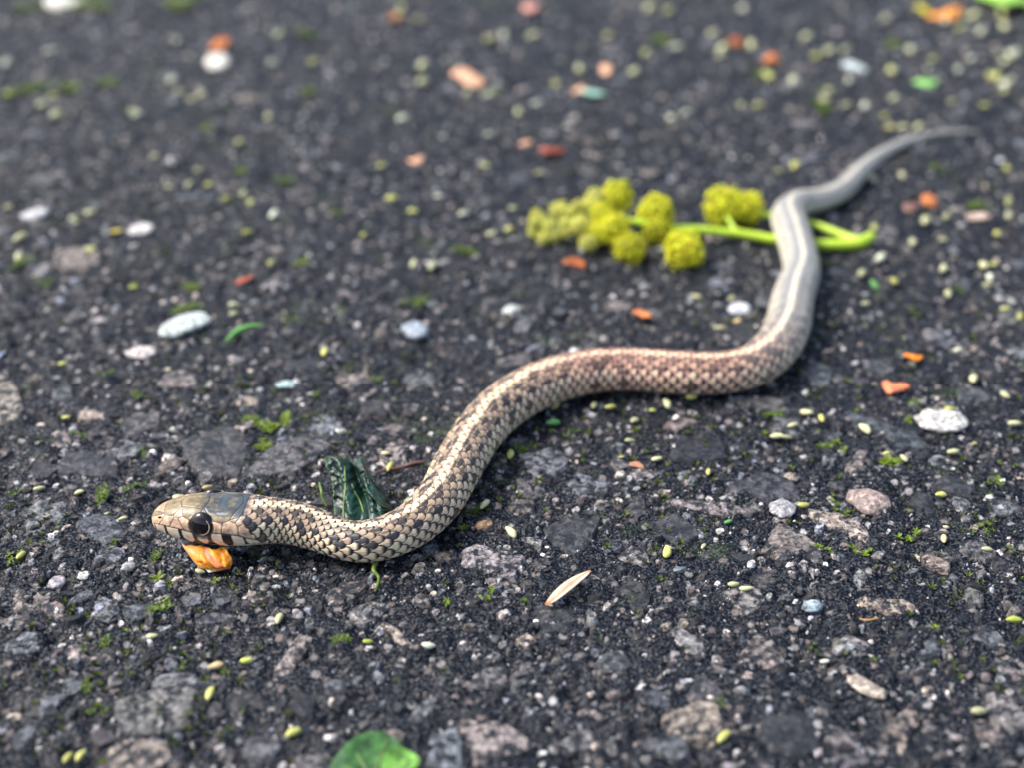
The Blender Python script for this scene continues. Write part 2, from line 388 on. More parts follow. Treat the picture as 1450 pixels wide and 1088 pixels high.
# the rest, joined: medium stones, small stones, grit
def blend_stones(items, protos, zsc, sink):
    Vs, Fs, Cs = [], [], []; n = 0
    it = np.array([i[:5] for i in items]); tone = np.array([i[5] for i in items]); zz = ground_h(it[:, 0], it[:, 1])
    for q, (PV, PF) in enumerate(protos):
        sel = np.arange(len(it)) % len(protos) == q; A = it[sel]; m = len(A)
        if not m: continue
        c, s = np.cos(A[:, 4]), np.sin(A[:, 4])
        px_ = PV[None, :, 0] * A[:, 2:3]; py_ = PV[None, :, 1] * A[:, 3:4]
        hgt = np.sqrt(A[:, 2] * A[:, 3])
        V_ = np.stack([A[:, 0:1] + px_ * c[:, None] - py_ * s[:, None], A[:, 1:2] + px_ * s[:, None] + py_ * c[:, None],
                       zz[sel][:, None] - sink * hgt[:, None] + PV[None, :, 2] * hgt[:, None] * zsc * rng.uniform(.7, 1.5, (m, 1))], -1)
        Vs.append(V_.reshape(-1, 3)); Fs.append((PF[None] + (np.arange(m) * len(PV))[:, None, None]).reshape(-1, 3) + n); n += m * len(PV)
        col = PAL[tone[sel]] * (.16 + 1.9 * rng.random((m, 1)) ** 2.4) * (1 + rng.uniform(-.03, .03, (m, 3)))
        Cs.append(np.repeat(col, len(PV), axis=0))
    return np.vstack(Vs), np.vstack(Fs), np.vstack(Cs)
def fast_scatter(n, rmin, rmax, ymin, ymax, white=0.05, thin=None):
    y_ = np.sqrt(rng.uniform(0, 1, n)) * 0 + ymin + (ymax - ymin) * rng.random(n)
    hw_ = 0.60 * (y_ * cp + CAM_H * sp_); keep = rng.random(n) < hw_ / hw_.max()
    y_, hw_ = y_[keep], hw_[keep]; n = len(y_); x_ = rng.uniform(-1, 1, n) * hw_
    dens = fbm(x_ / 14, y_ / 14, 71, 3) + 0.5
    k2 = rng.random(n) < 0.45 + dens; x_, y_ = x_[k2], y_[k2]; n = len(x_)
    r_ = rmin * (1 - rng.random(n) * (1 - (rmin / rmax) ** 2.0)) ** (-0.5)
    el = rng.uniform(1, 2.0, n) ** .5
    tone = rng.choice(9, n, p=PW); tone[rng.random(n) < white] = 8
    return list(zip(x_, y_, r_ * el, r_ / el, rng.uniform(0, 3.14, n), tone))
small = fast_scatter(54000, 0.40, 1.8, 105, 760, 0.10)
P1 = [stone_vf(300 + i, 9, 2) for i in range(8)]; P2 = [stone_vf(400 + i, 6, 2, 5) for i in range(12)]; P3 = [stone_vf(500 + i, 5, 1, 4) for i in range(10)]

mid = fast_scatter(15000, 0.9, 2.6, 105, 760) + fast_scatter(5500, 0.8, 2.0, 105, 235, .1)
me1 = blend_stones(rest + mid, P1, 0.8, 0.06); me2 = blend_stones(small, P2, 1.15, 0.10)
grit = fast_scatter(125000, 0.13, 0.6, 105, 330, 0.14) + fast_scatter(60000, 0.3, 0.9, 330, 760, 0.2); me3 = blend_stones(grit, P3, 1.6, -0.15)  # white grains: pale mineral, the extra far ones standing in for wet specular glints
V, F, Cc = join([me1, me2, me3])
o = obj('fine_aggregate', np_mesh('fine_aggregate', V, F, M_GRIT, False, Cc), ground); tag(o, kind='stuff')
print('aggregate tris', len(F))

# ------------------------------------------------------------------ snake
NC = 300
th0 = np.linspace(0, 2 * np.pi, NC, endpoint=False)
# angle: 0 = camera side, 90 = back, 180 = far side, 270 = belly; more rings of points on the back and sides than on the belly
th = th0 + 0.28 * np.cos(th0 + 0)* 1.0
th = np.sort(np.interp(np.linspace(0, 1, NC, endpoint=False), np.cumsum(np.r_[0, np.where((np.linspace(0, 360, 3600) < 215) | (np.linspace(0, 360, 3600) > 315), 1.0, 0.35)])[:-1] / np.sum(np.where((np.linspace(0, 360, 3600) < 215) | (np.linspace(0, 360, 3600) > 315), 1.0, 0.35)), np.linspace(0, 2 * np.pi, 3600)))
T = np.gradient(LN[:, :3], S, axis=0); T /= np.linalg.norm(T, axis=1, keepdims=True)
side = np.cross(np.array([0, 0, 1.0]), T); side /= np.linalg.norm(side, axis=1, keepdims=True)   # left of travel (head -> tail): camera side is +/-?
side = -side if side[0, 1] > 0 else side            # at the head this points to the camera (-Y)
up = np.cross(T, side); up *= np.sign(up[0, 2])
R = LN[:, 3].copy()
# head profile: half width, top, bottom, squareness against distance from the snout (mm)
hx = np.array([0, .15, .5, 1.0, 2, 3, 5, 7, 9.5, 12, 15, 18, 21, 24, 28, 33])
hW = np.array([.05, .9, 1.7, 2.25, 2.85, 3.2, 3.95, 4.5, 4.95, 5.25, 5.55, 5.35, 4.75, 4.2, 3.85, 3.7])
hT = np.array([.05, .75, 1.3, 1.75, 2.4, 2.85, 3.55, 4.05, 4.25, 4.2, 4.05, 4.0, 3.95, 3.9, 3.75, 3.65])
hB = np.array([.05, .75, 1.25, 1.65, 2.2, 2.6, 3.1, 3.45, 3.65, 3.8, 3.9, 3.95, 3.95, 3.85, 3.7, 3.6])
sb = sst(24, 34, S)
Rh = LN[:, 3]
W_ = np.interp(S, hx, hW) * (1 - sb) + Rh * 1.03 * sb
T_ = np.interp(S, hx, hT) * (1 - sb) + Rh * 0.98 * sb
B_ = np.interp(S, hx, hB) * (1 - sb) + Rh * 0.98 * sb
NE = 2.5 * (1 - sst(14, 30, S)) + 2.08 * sst(14, 30, S)
ct, st = np.cos(th)[None], np.sin(th)[None]
e = 2 / NE[:, None]
cx = np.sign(ct) * np.abs(ct) ** e; sx = np.sign(st) * np.abs(st) ** e
HH = np.where(st > 0, T_[:, None], B_[:, None])
px_ = cx * W_[:, None]; pz_ = sx * HH
deg = np.degrees(th)[None] * np.ones_like(px_)
q = 90 - np.abs(((deg - 90 + 180) % 360) - 180)    # 90 back, 0 side, -90 belly, same on both sides
sgn = np.where(((deg - 90 + 180) % 360) - 180 < 0, 1, -1)   # 1 camera side
SS = S[:, None] * np.ones_like(px_)
# --- body scale lattice
Lsc = np.interp(S, [0, 17, 24, 34, 60, 120, TOT * .6, TOT * .85, TOT], [1.35, 1.35, 1.6, 2.1, 2.5, 2.6, 2.5, 1.5, .6])
bb = np.concatenate([[0], np.cumsum(np.diff(S) / Lsc[:-1])])[:, None] * np.ones_like(px_)
# rows across: q=90 -> row 0 (middle), q=-42 -> edge of row 8.5; lower rows wider
arc = (90 - q) / 132.0
a_abs = 8.5 * (1.4 * arc - .4 * arc ** 2)
aa = a_abs * sgn
LEN, WID = 1.75, 1.04
best = np.full(px_.shape, 1e9); bx = np.zeros_like(px_); by = np.zeros_like(px_); hgt = np.zeros_like(px_); edge = np.zeros_like(px_); rowid = np.zeros_like(px_); kid = np.zeros_like(px_)
fa, fb = np.floor(aa), np.floor(bb)
for dj in (-1, 0, 1, 2):
    j = fa + dj; off = 0.5 * (np.abs(j) % 2)
    for dk in (-2, -1, 0, 1, 2):
        kk = fb + dk; base_b = kk + off
        xl = (bb - base_b) / LEN                    # 0 root .. 1 tip
        ya = (aa - j) / WID
        ok = (xl > 0) & (xl < 1)
        xc = np.clip(xl, 0, 1)
        wprof = np.where(xc < 0.45, 1.0, np.sqrt(np.clip(1 - ((xc - 0.45) / 0.55) ** 2.3, 0, 1)))
        m = 1 - np.abs(ya) / np.maximum(wprof, 1e-3)
        inside = ok & (m > 0)
        # most anterior scale lies on top
        better = inside & (base_b < best)
        ed = np.minimum(np.clip(m, 0, 1) * wprof * 1.0, (1 - xl) * 1.3)
        hh = 0.25 + 0.75 * xc - 0.30 * ya ** 2 + 0.10 * np.exp(-(ya / .07) ** 2)
        hgt = np.where(better, hh, hgt); edge = np.where(better, ed, edge)
        bx = np.where(better, xc, bx); by = np.where(better, ya, by)
        rowid = np.where(better, j, rowid); kid = np.where(better, kk, kid); best = np.where(better, base_b, best)
rnd = _h(rowid + 50, kid, 5); rnd2 = _h(rowid + 50, kid, 9)
m_ = np.abs(rowid)
phase = kid + 0.5 * (np.abs(rowid) % 2)
cream = np.array([.92, .69, .45]); tan = np.array([.46, .33, .22]); black = np.array([.016, .018, .026]); brown = np.array([.22, .17, .12]); pale = np.array([.94, .71, .51])
def c3(c): return np.ones(px_.shape + (3,)) * c
def lay(col, mask, c): return col * (1 - mask[..., None]) + c * mask[..., None]
col = c3(tan)
col = lay(col, ((m_ == 2) | (m_ == 1)) * .35, brown)
spotA = ((m_ == 2) & (np.mod(phase, 2.0) < .75)) * 1.0 + ((m_ == 1) & (np.mod(phase, 2.0) < .75) & (rnd2 > .6)) * .8
spotB = ((m_ == 4) & (np.mod(phase + 1.0, 2.0) < .75)) * 1.0 + ((m_ == 5) & (np.mod(phase + 1.0, 2.0) < .75) & (rnd > .75)) * 1.0
nk = np.interp(S, [20, 36, 60, 100], [1.1, .85, .75, .70])[:, None]
blob = np.hypot((bx - .72) / .40, by / .72) + .5 * fbm(SS * 1.1, q / 7, 83, 2)
spotB = spotB * sst(1.05, .85, blob / (nk * 1.05)); spotA = spotA * sst(1.05, .85, blob / nk); fl = ((m_ == 3) | (m_ == 1)) * (rnd2 > .62) * sst(.75, .5, blob / nk)
spotC = ((m_ == 3) & (rnd < .10)) * 1.0
col = lay(col, (m_ >= 5) * 1.0, cream)
col = lay(col, ((m_ == 4) & (rnd > .5)) * .5, cream * .8)
col = lay(col, spotA * (rnd2 > .10) * .85, black)
col = lay(col, np.clip(spotB * (rnd2 > .12) * ((m_ == 4) | (rnd > .45)) + spotC, 0, 1) * .95, black)
col = lay(col, sst(1.05, .75, np.abs(aa)) * (1 - .75 * spotA), cream * .98)
col = lay(col, fl * .7, black); col = lay(col, (m_ >= 8) * 1.0, pale)
low = ((m_ >= 6) & (m_ <= 7) & (np.mod(phase + m_, 3.0) < 1) & (rnd > .80)) * 1.0
col = lay(col, low * .85, black)
col = col * (0.84 + 0.32 * rnd[..., None])
# flecks: black corners between the lower scales
cor = sst(.34, .14, edge) * (m_ >= 5) * (rnd2 > .40)
col = col * (1 + .35 * (sst(.3, .9, bx) - .5)[..., None] * (m_ >= 1)[..., None])
col = lay(col, cor * .85, black)
# faint rust / pink tone on the scales of the middle of the body
uu, vv = to_px(LN[:, :3])
warm = (np.interp(S, [60, 85, 110, 150], [0.15, .75, 1.0, .35]) if False else 0)
i1 = np.argmin(np.hypot(uu - 760, vv - 548)); i2 = np.argmin(np.hypot(uu - 870, vv - 523)); i3 = np.argmin(np.hypot(uu - 1020, vv - 528)); i4 = np.argmin(np.hypot(uu - 1115, vv - 470))
warm = np.interp(S, [S[i1] - 10, S[i1], S[i2], S[i3], S[i4]], [0.0, .35, 1, .8, 0])[:, None, None]
lum_ = col.mean(-1, keepdims=True); col = np.where(lum_ < .12, col * (1 - .8 * warm) + .8 * warm * np.array([.17, .115, .09]), col)
col = col * (1 + warm * (np.array([1.06, .84, .88]) - 1))
col = col + warm * .02 * np.array([1, .4, .3])
postr = np.interp(S, [S[i3], S[i4], S[i4] + 25], [0, .75, 1.0])[:, None, None]
grey = np.where((np.abs(aa) < .62)[..., None], np.array([.70, .67, .53]), np.where((m_ >= 6)[..., None], np.array([.80, .76, .63]), np.where((m_ <= 2)[..., None], np.array([.30, .31, .31]), np.array([.45, .44, .39]))))
grey = grey * (0.9 + .2 * rnd[..., None])
col = col * (1 - postr * .88) + grey * postr * .88
skin = np.where(m_ >= 4, sst(0.30, 0.10, edge), sst(0.22, 0.08, edge))
col = lay(col, skin * (1 - 0.6 * postr[..., 0]), black * 1.3)
# belly
belly = q < -44
bl = c3(np.array([.58, .54, .40])); vline = np.mod(bb, 1.0)
bl = lay(bl, sst(.10, .03, vline) * 1.0, black * 2)
col = np.where(belly[..., None], bl, col)
hb = 0.5 + 0.5 * vline
disp = np.where(belly, hb, hgt * sst(0.0, .12, edge) + 0.0)
amp = np.interp(S, [0, 17, 30, TOT * .6, TOT], [0.12, 0.14, 0.26, .22, 0.03])[:, None]
# --- head plates
def hp(zx, zy):                                    # photo detail -> (distance from snout, girth angle)
    off_ = np.clip((565 - zy) / 34.8 / 4.6, -1, 1); qd = 41.8 + math.degrees(math.asin(off_)); x = (zx - 127) / 34.8; return (x + 1.35 * math.cos(rad(qd)) * min(1, max(0, (x - 1.5) / 4)), qd)
KQ = 0.082
def shift(x, qd): return x + 1.35 * math.cos(rad(qd)) * min(1, max(0, (x - 1.5) / 4))
seeds = [(0.6, 8, 0, 0), (0.5, 70, 0, 0)]
side_pl = [hp(198, 560), hp(255, 590), hp(300, 612), hp(345, 590), hp(330, 540), hp(575, 545), hp(572, 605), hp(655, 612), hp(745, 565), hp(762, 607), hp(700, 540), hp(800, 530), hp(828, 568), hp(200, 500)]
top_pl = [(1.9, 62), (4.6, 66), (9.0, 92), (8.6, 56), (14.6, 70), (12.5, 50), (17.2, 55)]
sd_ = np.array([[p[0], p[1] * KQ] for p in side_pl + top_pl])
wgt = np.array([0, 0, 0, 0, 0, 0, 0, .8, 0, 0, 0, 0, 0, 0, .3, 1.2, 2.6, 1.6, 7.0, 0, 0.3])
tone = np.array([.62, .60, .62, .60, .50, .50, .55, .52, .50, .52, .45, .5, .5, .45, .34, .31, .25, .30, .22, .35, .36])
HI = SS < 21.5
d2 = (SS[..., None] - sd_[:, 0]) ** 2 + (q[..., None] * KQ - sd_[:, 1]) ** 2 - wgt
o2 = np.argsort(d2[S < 22], axis=-1)[..., :2]
ns = (S < 22).sum()
hc = np.zeros((ns, NC, 3)); qh, sh = q[:ns], SS[:ns]
d1 = np.take_along_axis(d2[:ns], o2[..., :1], -1)[..., 0]; dd2 = np.take_along_axis(d2[:ns], o2[..., 1:], -1)[..., 0]
sa = sd_[o2[..., 0]]; sb2 = sd_[o2[..., 1]]
dist = (dd2 - d1) / (2 * np.linalg.norm(sa - sb2, axis=-1) + 1e-6)
tn = tone[o2[..., 0]]
cA = np.array([.66, .44, .29]); cB = np.array([.25, .19, .10]); mixv = sst(.30, .60, tn)[..., None]
hc = cB * (1 - mixv) + cA * mixv
# the crown behind the brow: slate, worn pale in streaks
strk = fbm(sh / 1.6, qh / 9.0, 91, 4, .6)
slate = sst(8.5, 12.5, sh) * sst(20, 18.5, sh) * sst(48, 60, qh)
hc = lay(hc, np.clip(slate * (1.05 + 1.2 * strk), 0, 1) * .92, np.array([.03, .05, .07]))
hc = lay(hc, np.clip(sst(.12, .35, fbm(sh / 1.1, qh / 10, 93, 3)) * sst(11.5, 13, sh) * sst(70, 52, qh) * sst(40, 50, qh), 0, 1) * .7, np.array([.42, .44, .46]))
mott = fbm(sh / .8, qh / 8, 95, 4, .6)
hc = hc * (1 + .75 * mott[..., None])
hc = lay(hc, sst(4.5, 0.5, sh) * sst(60, 30, qh) * .55, np.array([.62, .40, .22]))
line_ = sst(0.13, 0.04, dist)
# lips
qm = np.interp(sh, [0, 1, 2.5, 5, 9, 14, 18, 20.5, 22], [-12, -22, -31, -36, -38, -36, -33, -25, -18])   # mouth line
qu = np.interp(sh, [0, 1, 3, 6, 9, 12, 15, 18, 20.5], [14, 10, 9, 8, 4, 7, 8, 3, -10])                     # top of the upper lip plates
lip = (qh < qu) & (qh > qm) & (sh < 21.6)
bnd = np.array([1.5, 4.0, 7.1, 10.0, 12.8, 16.2, 19.2, 21.6])
slant = sh + (qh - qm) * 0.012
dl = np.min(np.abs(slant[..., None] - bnd), axis=-1); wb = np.take(np.array([.1, .26, .34, .38, .40, .42, .14, .09]), np.argmin(np.abs(slant[..., None] - bnd), axis=-1))
wb = 1.9 * wb * np.where(np.argmin(np.abs(slant[..., None] - bnd), axis=-1) == 5, .6 + .6 * sst(-30, -10, qh), .55 + .9 * sst(-12, -30, qh))
lc = np.ones_like(hc) * np.array([.93, .75, .54]); lc = lay(lc, sst(7, 0, sh) * .6, np.array([.66, .47, .34]))
lc = lc * (1 + .25 * mott[..., None])
lc = lay(lc, sst(wb + .07, wb - .03, dl), black)
hc = np.where(lip[..., None], lc, lay(hc, line_ * .88, black * 2.0))
lipline = sst(2.6, 1.0, np.abs(qh - qu)) * (sh < 20.5)
hc = lay(hc, lipline * .8, black * 2)
jaw = (qh <= qm) & (sh < 20.8)
jc = np.ones_like(hc) * np.array([.72, .66, .50]); jl = np.mod(sh, 2.7); jc = lay(jc, sst(.16, .05, np.abs(jl - 1.3)) * (qh > -62) * .6, black * 3)
hc = np.where(jaw[..., None], jc, hc)
ml = sst(2.4, .8, np.abs(qh - qm)) * (sh < 20.5)
hc = lay(hc, ml * .9, black)
# nostril
nd = np.hypot(sh - 2.45, (qh - 39.5) * KQ); hc = lay(hc, sst(.62, .45, nd) * .7, np.array([.30, .14, .07])); hc = lay(hc, sst(.36, .24, nd), black)
# rim round the eye
EYE_S, EYE_Q = 11.0, 23.0
ed_ = 0.28 + np.hypot(sh - EYE_S, (qh - EYE_Q) * KQ * np.where(qh > EYE_Q, 1.35, .98)); hc = lay(hc, sst(3.0, 2.65, ed_) * .85, np.array([.07, .045, .04]))
rear = np.interp(qh, [-90, -30, 0, 40, 60, 90], [21.6, 21.6, 20.0, 18.6, 19.2, 19.6])
onhead = sst(0.15, -0.15, sh - rear)
hdisp = 0.75 - 0.55 * np.maximum.reduce([line_ * ~lip * ~jaw, ml * 2.0, lipline, sst(.1, 0, dl) * lip]) - 5.0 * sst(.40, .15, nd)
hdisp = hdisp - 2.0 * sst(2.9, 2.3, ed_) + .7 * np.exp(-((ed_ - 3.0) / .35) ** 2)
col[:ns] = lay(col[:ns], onhead, 0) + hc * onhead[..., None]
disp[:ns] = disp[:ns] * (1 - onhead) + hdisp * onhead
disp = disp * amp
nsm = sst(0, 1.5, S)[:, None]; disp = disp * nsm
# assemble
nrmx, nrmz = np.sign(ct) * np.abs(ct), np.sign(st) * np.abs(st)
bot = LN[:, 2] * 0
# flatten the belly where it rests
pz2 = pz_ + nrmz * disp
pz2 = np.where(pz2 < -B_[:, None] * .93, -B_[:, None] * .93 + (pz2 + B_[:, None] * .93) * .3, pz2)
Pp = LN[:, None, :3] + side[:, None] * (px_ + nrmx * disp)[..., None] + up[:, None] * pz2[..., None]
snake = obj('garter_snake', None, None, (LN[200, 0], LN[200, 1], 0)); tag(snake, 'slender brown striped snake with pale scales lying in an S curve on the asphalt', 'snake')
off = np.array([LN[200, 0], LN[200, 1], 0])
V = Pp.reshape(-1, 3) - off
V = np.vstack([V, LN[0, :3] - off, LN[-1, :3] - off]); n0 = len(V) - 2
colf = np.vstack([np.clip(col.reshape(-1, 3), 0, .95), [hc[0, 0]], [tan]])
F = grid_faces(len(S), NC, True)
r0 = np.arange(NC); cap1 = np.stack([np.full(NC, n0), (r0 + 1) % NC, r0, np.full(NC, n0)], -1)
obj('body', np_mesh('snake_body', V, F, M_SNAKE, True, colf), snake)
print('snake quads', len(F))
# eyes
ie = np.argmin(np.abs(S - EYE_S))
for sg in (1, -1):
    qq = rad(EYE_Q); c_, s_ = math.cos(qq), math.sin(qq); ee = 2 / NE[ie]
    nrm = side[ie] * sg * math.cos(rad(12)) + up[ie] * math.sin(rad(12)); nrm = nrm - T[ie] * 0.10; nrm /= np.linalg.norm(nrm)
    P0 = LN[ie, :3] + side[ie] * sg * (c_ ** ee) * W_[ie] + up[ie] * (s_ ** ee) * T_[ie]
    ER = 2.45; cen = P0 - nrm * (.72 if sg == 1 else 1.0)
    sv, sf = sphere_vf(ER, 24, 36)
    rot = Vector(nrm).to_track_quat('Z', 'Y').to_matrix().to_4x4()
    o = obj('eye', np_mesh('eye', sv, sf, M_EYE), snake, cen - off); o.rotation_euler = rot.to_euler(); o.scale = (1, 1, .57)
    def cap_mesh(r0_, r1_, lift_, m):                # band of the eyeball between two polar radii
        a_ = np.linspace(math.asin(r0_ / ER) if r0_ else 0.001, math.asin(r1_ / ER), 6); lo = np.linspace(0, 2 * np.pi, 40, endpoint=False)
        k_ = ER + lift_ * np.sin(np.linspace(0.1, np.pi - .1, 6))
        V_ = np.stack([(k_ * np.sin(a_))[:, None] * np.cos(lo), (k_ * np.sin(a_))[:, None] * np.sin(lo), (k_ * np.cos(a_))[:, None] * np.ones(40)], -1)
        return np_mesh('m', V_.reshape(-1, 3), grid_faces(6, 40, True), m)
    obj('iris', cap_mesh(1.80, 2.1, 0.012, M_IRIS), o)
    obj('pupil', cap_mesh(0, 1.62, 0.03, M_EYE), o)
    a0, a1 = (-95, 50) if sg == 1 else (130, 275)       # the pale rim shows only on the rear side of the iris
    V_, F_ = tube(np.array([[1.71 * math.cos(rad(a_)), 1.71 * math.sin(rad(a_)), math.sqrt(ER ** 2 - 1.71 ** 2) + .02] for a_ in np.linspace(a0, a1, 14)]), [.02] + [.09] * 4 + [.11] * 5 + [.07] * 3 + [.02], 8, 3)
    obj('iris_rim', np_mesh('iris_rim', V_, F_, M_RING), o)

# ------------------------------------------------------------------ landmark labels for small loose things
LM = [("the snake's snout", 216, 735), ("the snake's eye", 290, 790), ("the crumpled dark leaf", 505, 735), ('the orange petal', 300, 812), ('the pale petal sliver', 805, 836),
      ('the white oblong pebble', 1331, 600), ('the white stone chip', 262, 460), ('the vivid orange bud scale', 1293, 506), ('the yellow flower cluster', 860, 350), ("the snake's tail tip", 1385, 187),
      ('the blunt stem end', 1233, 340), ('the bottom green leaf', 530, 1080), ("the snake's middle", 840, 560), ("the snake's last big bend", 1140, 520), ("the snake's first bend", 620, 780),
      ('the top left corner', 20, 20), ('the bottom left corner', 20, 1070), ('the bottom right corner', 1430, 1070), ('the top right corner', 1430, 20), ('the rust bud scale', 781, 215), ('the mint green chip', 838, 133),
      ('the small brown pebble', 685, 745), ('the red crumb', 346, 398), ('the broad peach petal', 665, 110), ('the large tilted grey stone', 413, 650), ('the round red bud', 312, 65)]
LMP = [(n, at(u, v)) for n, u, v in LM]
ORD = ['closest', 'second closest', 'third closest', 'fourth closest', 'fifth closest', 'sixth closest', 'seventh closest', 'eighth closest', 'ninth closest', 'tenth closest', 'eleventh closest', 'twelfth closest', 'thirteenth closest', 'fourteenth closest', 'fifteenth closest', 'sixteenth closest', 'seventeenth closest', 'eighteenth closest']
def auto_labels(items):                              # [(object, description, position)]
    buckets = {}
    for o, d, p in items:
        n, lp = min(LMP, key=lambda q_: np.hypot(q_[1][0] - p[0], q_[1][1] - p[1]))
        dx, dy = p[0] - lp[0], p[1] - lp[1]
        rel = ('to the right of' if dx > 0 else 'to the left of') if abs(dx) > abs(dy) else ('behind' if dy > 0 else 'in front of')
        buckets.setdefault((d, rel, n), []).append((math.hypot(dx, dy), o))
    for (d, rel, n), lst in buckets.items():
        lst.sort(key=lambda q_: q_[0])
        for i, (_, o) in enumerate(lst):
            o['label'] = f'{d} {rel} {n}' + (f', {ORD[min(i, 17)]} to it' if len(lst) > 1 else '')
def gtop(x, y): return gz(x, y)

# ------------------------------------------------------------------ flower cluster under the snake
fc_o = at(1000, 330)
fcl = obj('flower_cluster', None, None, (fc_o[0], fc_o[1], 0)); tag(fcl, 'yellow green flower cluster of fuzzy balls on a bright stem lying under the snake', 'flower cluster')
def stem_pts(L_): return np.array([at(u, v, z) - fc_o for u, v, z in L_])
V, F = tube(stem_pts([(862, 316, 6), (885, 312, 6), (915, 316, 5.5), (950, 322, 4.2), (1000, 326, 3), (1050, 331, 2.2), (1098, 339, 1.6), (1150, 345, 1.4), (1190, 346, 1.6), (1218, 343, 2), (1234, 334, 2.4)]),
            [.9, .9, .95, 1.1, 1.2, 1.3, 1.4, 1.5, 1.6, 1.75, 1.5], 14, 8)
obj('stem', np_mesh('stem', V, F, M_STEM), fcl)
V, F = tube(stem_pts([(1215, 341, 2), (1195, 334, 1.9), (1171, 324, 1.7), (1145, 315, 1.7), (1112, 309, 2.2), (1080, 303, 3.4), (1058, 298, 4.5)]), [1.4, 1.25, 1.1, 1.0, .95, .9, .9], 12, 8)
obj('branch', np_mesh('branch', V, F, M_STEM), fcl)
V, F = tube(stem_pts([(1048, 331, 2), (1036, 318, 3), (1030, 305, 4.5)]), [.6, .6, .7], 10, 6); obj('stalk', np_mesh('stalk', V, F, M_STEM), fcl)
V, F = tube(stem_pts([(985, 325, 3), (975, 335, 3.2), (970, 345, 3.5)]), [.6, .6, .7], 10, 6); obj('stalk', np_mesh('stalk', V, F, M_STEM), fcl)
yel = np.array([.82, .84, .035]); yel2 = np.array([.88, .90, .20])
def flower_head(u, v, rpx, z, c, el=1.0, seed=0):
    r_ = np.random.default_rng(seed); p = at(u, v, z); m = mm_per_px(p); Rr = rpx * m
    parts = []
    sv, sf = sphere_vf(Rr * .72, 10, 14); parts.append((sv * [1, 1, el], sf, c * .45))
    n = int(70 + Rr * 26); bv, bf = sphere_vf(1.0, 5, 6)
    for i in range(n):
        ph = math.acos(1 - 2 * (i + .5) / n); la = i * 2.39996 + r_.uniform(-.15, .15)
        d = np.array([math.sin(ph) * math.cos(la), math.sin(ph) * math.sin(la), math.cos(ph)])
        s_ = Rr * r_.uniform(.085, .14); rr = Rr * r_.choice([r_.uniform(.74, .98), r_.uniform(.95, 1.08)]) * (1 + .10 * math.sin(3 * la + seed) * math.sin(2 * ph))
        parts.append((bv * s_ * r_.uniform(.8, 1.2, 3) + d * rr * np.array([1, 1, el]), bf, c * r_.uniform(.5, 1.15) * np.array([1, r_.uniform(.88, 1.04), 1])))
    V_, F_, C_ = join(parts)
    obj('flower_head', np_mesh('flower_head', V_, F_, M_FLOW, True, C_), fcl, p - fc_o)
FH = [(874, 280, 21, 8.5, yel, 1.15), (869, 324, 23, 5.5, yel, 1), (892, 351, 22, 3.2, yel * .8, 1), (929, 303, 25, 6.5, yel, 1.15), (930, 326, 21, 3.4, yel * .75, 1), (968, 354, 27, 3.6, yel, 1), (1026, 292, 27, 5.2, yel, 1), (1056, 294, 23, 4.6, yel, 1),
      (843, 284, 16, 8, yel2, 1.1), (853, 303, 17, 7, yel, 1), (821, 294, 12, 7, yel2, 1), (806, 303, 11, 6, yel2, 1), (790, 298, 12, 6.5, yel2, 1), (819, 320, 12, 5, yel2, 1), (800, 318, 10, 4.4, yel2, 1), (784, 333, 10, 2.6, yel2, 1),
      (771, 316, 10, 4.4, yel2, 1), (758, 310, 9, 4.6, yel2 * np.array([1.05, .85, .9]), 1), (757, 326, 10, 2.6, yel2, 1), (832, 344, 12, 3, yel2 * .9, 1), (846, 329, 15, 4, yel, 1), (770, 338, 9, 1.8, yel2, 1)]
fr = np.random.default_rng(12)
for _ in range(46):
    t_ = fr.random(); u_ = 752 + 95 * t_; v_ = 316 - 6 * t_ + fr.normal(0, 7 + 11 * t_)
    FH.append((u_, v_, fr.uniform(5, 8.5), 2.0 + max(0, (335 - v_)) * .11 + fr.uniform(0, 1.2), yel2 * fr.uniform(.75, 1.1), fr.uniform(.8, 1.2)))
for i, (u, v, r_, z, c, el) in enumerate(FH): flower_head(u, v, r_, z, c, el, i)

# ------------------------------------------------------------------ sheets: petals, leaves
def sheet_thing(name, label, cat, G, colr, m, th_=0.15, part=None):
    nr, nc = G.shape[:2]; o0 = np.array([G[..., 0].mean(), G[..., 1].mean(), 0])
    V_, F_ = shell(G.reshape(-1, 3) - o0, nr, nc, th_); c2 = np.vstack([colr.reshape(-1, 3)] * 2)
    if part is None:
        o = obj(name, np_mesh(name, V_, F_, m, True, c2), None, o0); tag(o, label, cat); return o, o0
    root = obj(name, None, None, o0); tag(root, label, cat); obj(part, np_mesh(part, V_, F_, m, True, c2), root); return root, o0
# orange petal held under the chin
nr, nc = 30, 34
vv_, uu_ = np.meshgrid(np.linspace(0, 1, nr), np.linspace(0, 1, nc), indexing='ij')
hl = at(256, 769, 3.2); hr_ = at(322, 776, 3.4); lb = at(296, 812, .5); rb = at(326, 806, .9)
cen = np.array([(hl + hr_) / 2])[0]
top = hl + (hr_ - hl) * uu_[..., None]
bot_ = (lb + (rb - lb) * (uu_[..., None]))
G = top + (bot_ - top) * (vv_[..., None] ** 1.0)
bul = np.sin(np.pi * uu_) * (np.sin(np.pi * np.clip(vv_ * .9 + .1, 0, 1)))
G[..., 1] -= 1.4 * bul; G[..., 2] += 0.5 * bul
G[..., 0] -= .5 * np.sin(np.pi * vv_) * (1 - uu_) ** 2; G[..., 0] += .7 * np.sin(np.pi * vv_) * uu_ ** 2
G[..., 1] += (-.8 * np.abs(np.sin(uu_ * 7 + 1.8 * vv_)) ** .6 + 1.2 * fbm(uu_ * 8, vv_ * 2.5, 61, 3)) * np.sin(np.pi * np.clip(vv_ + .15, 0, 1)) ** .5
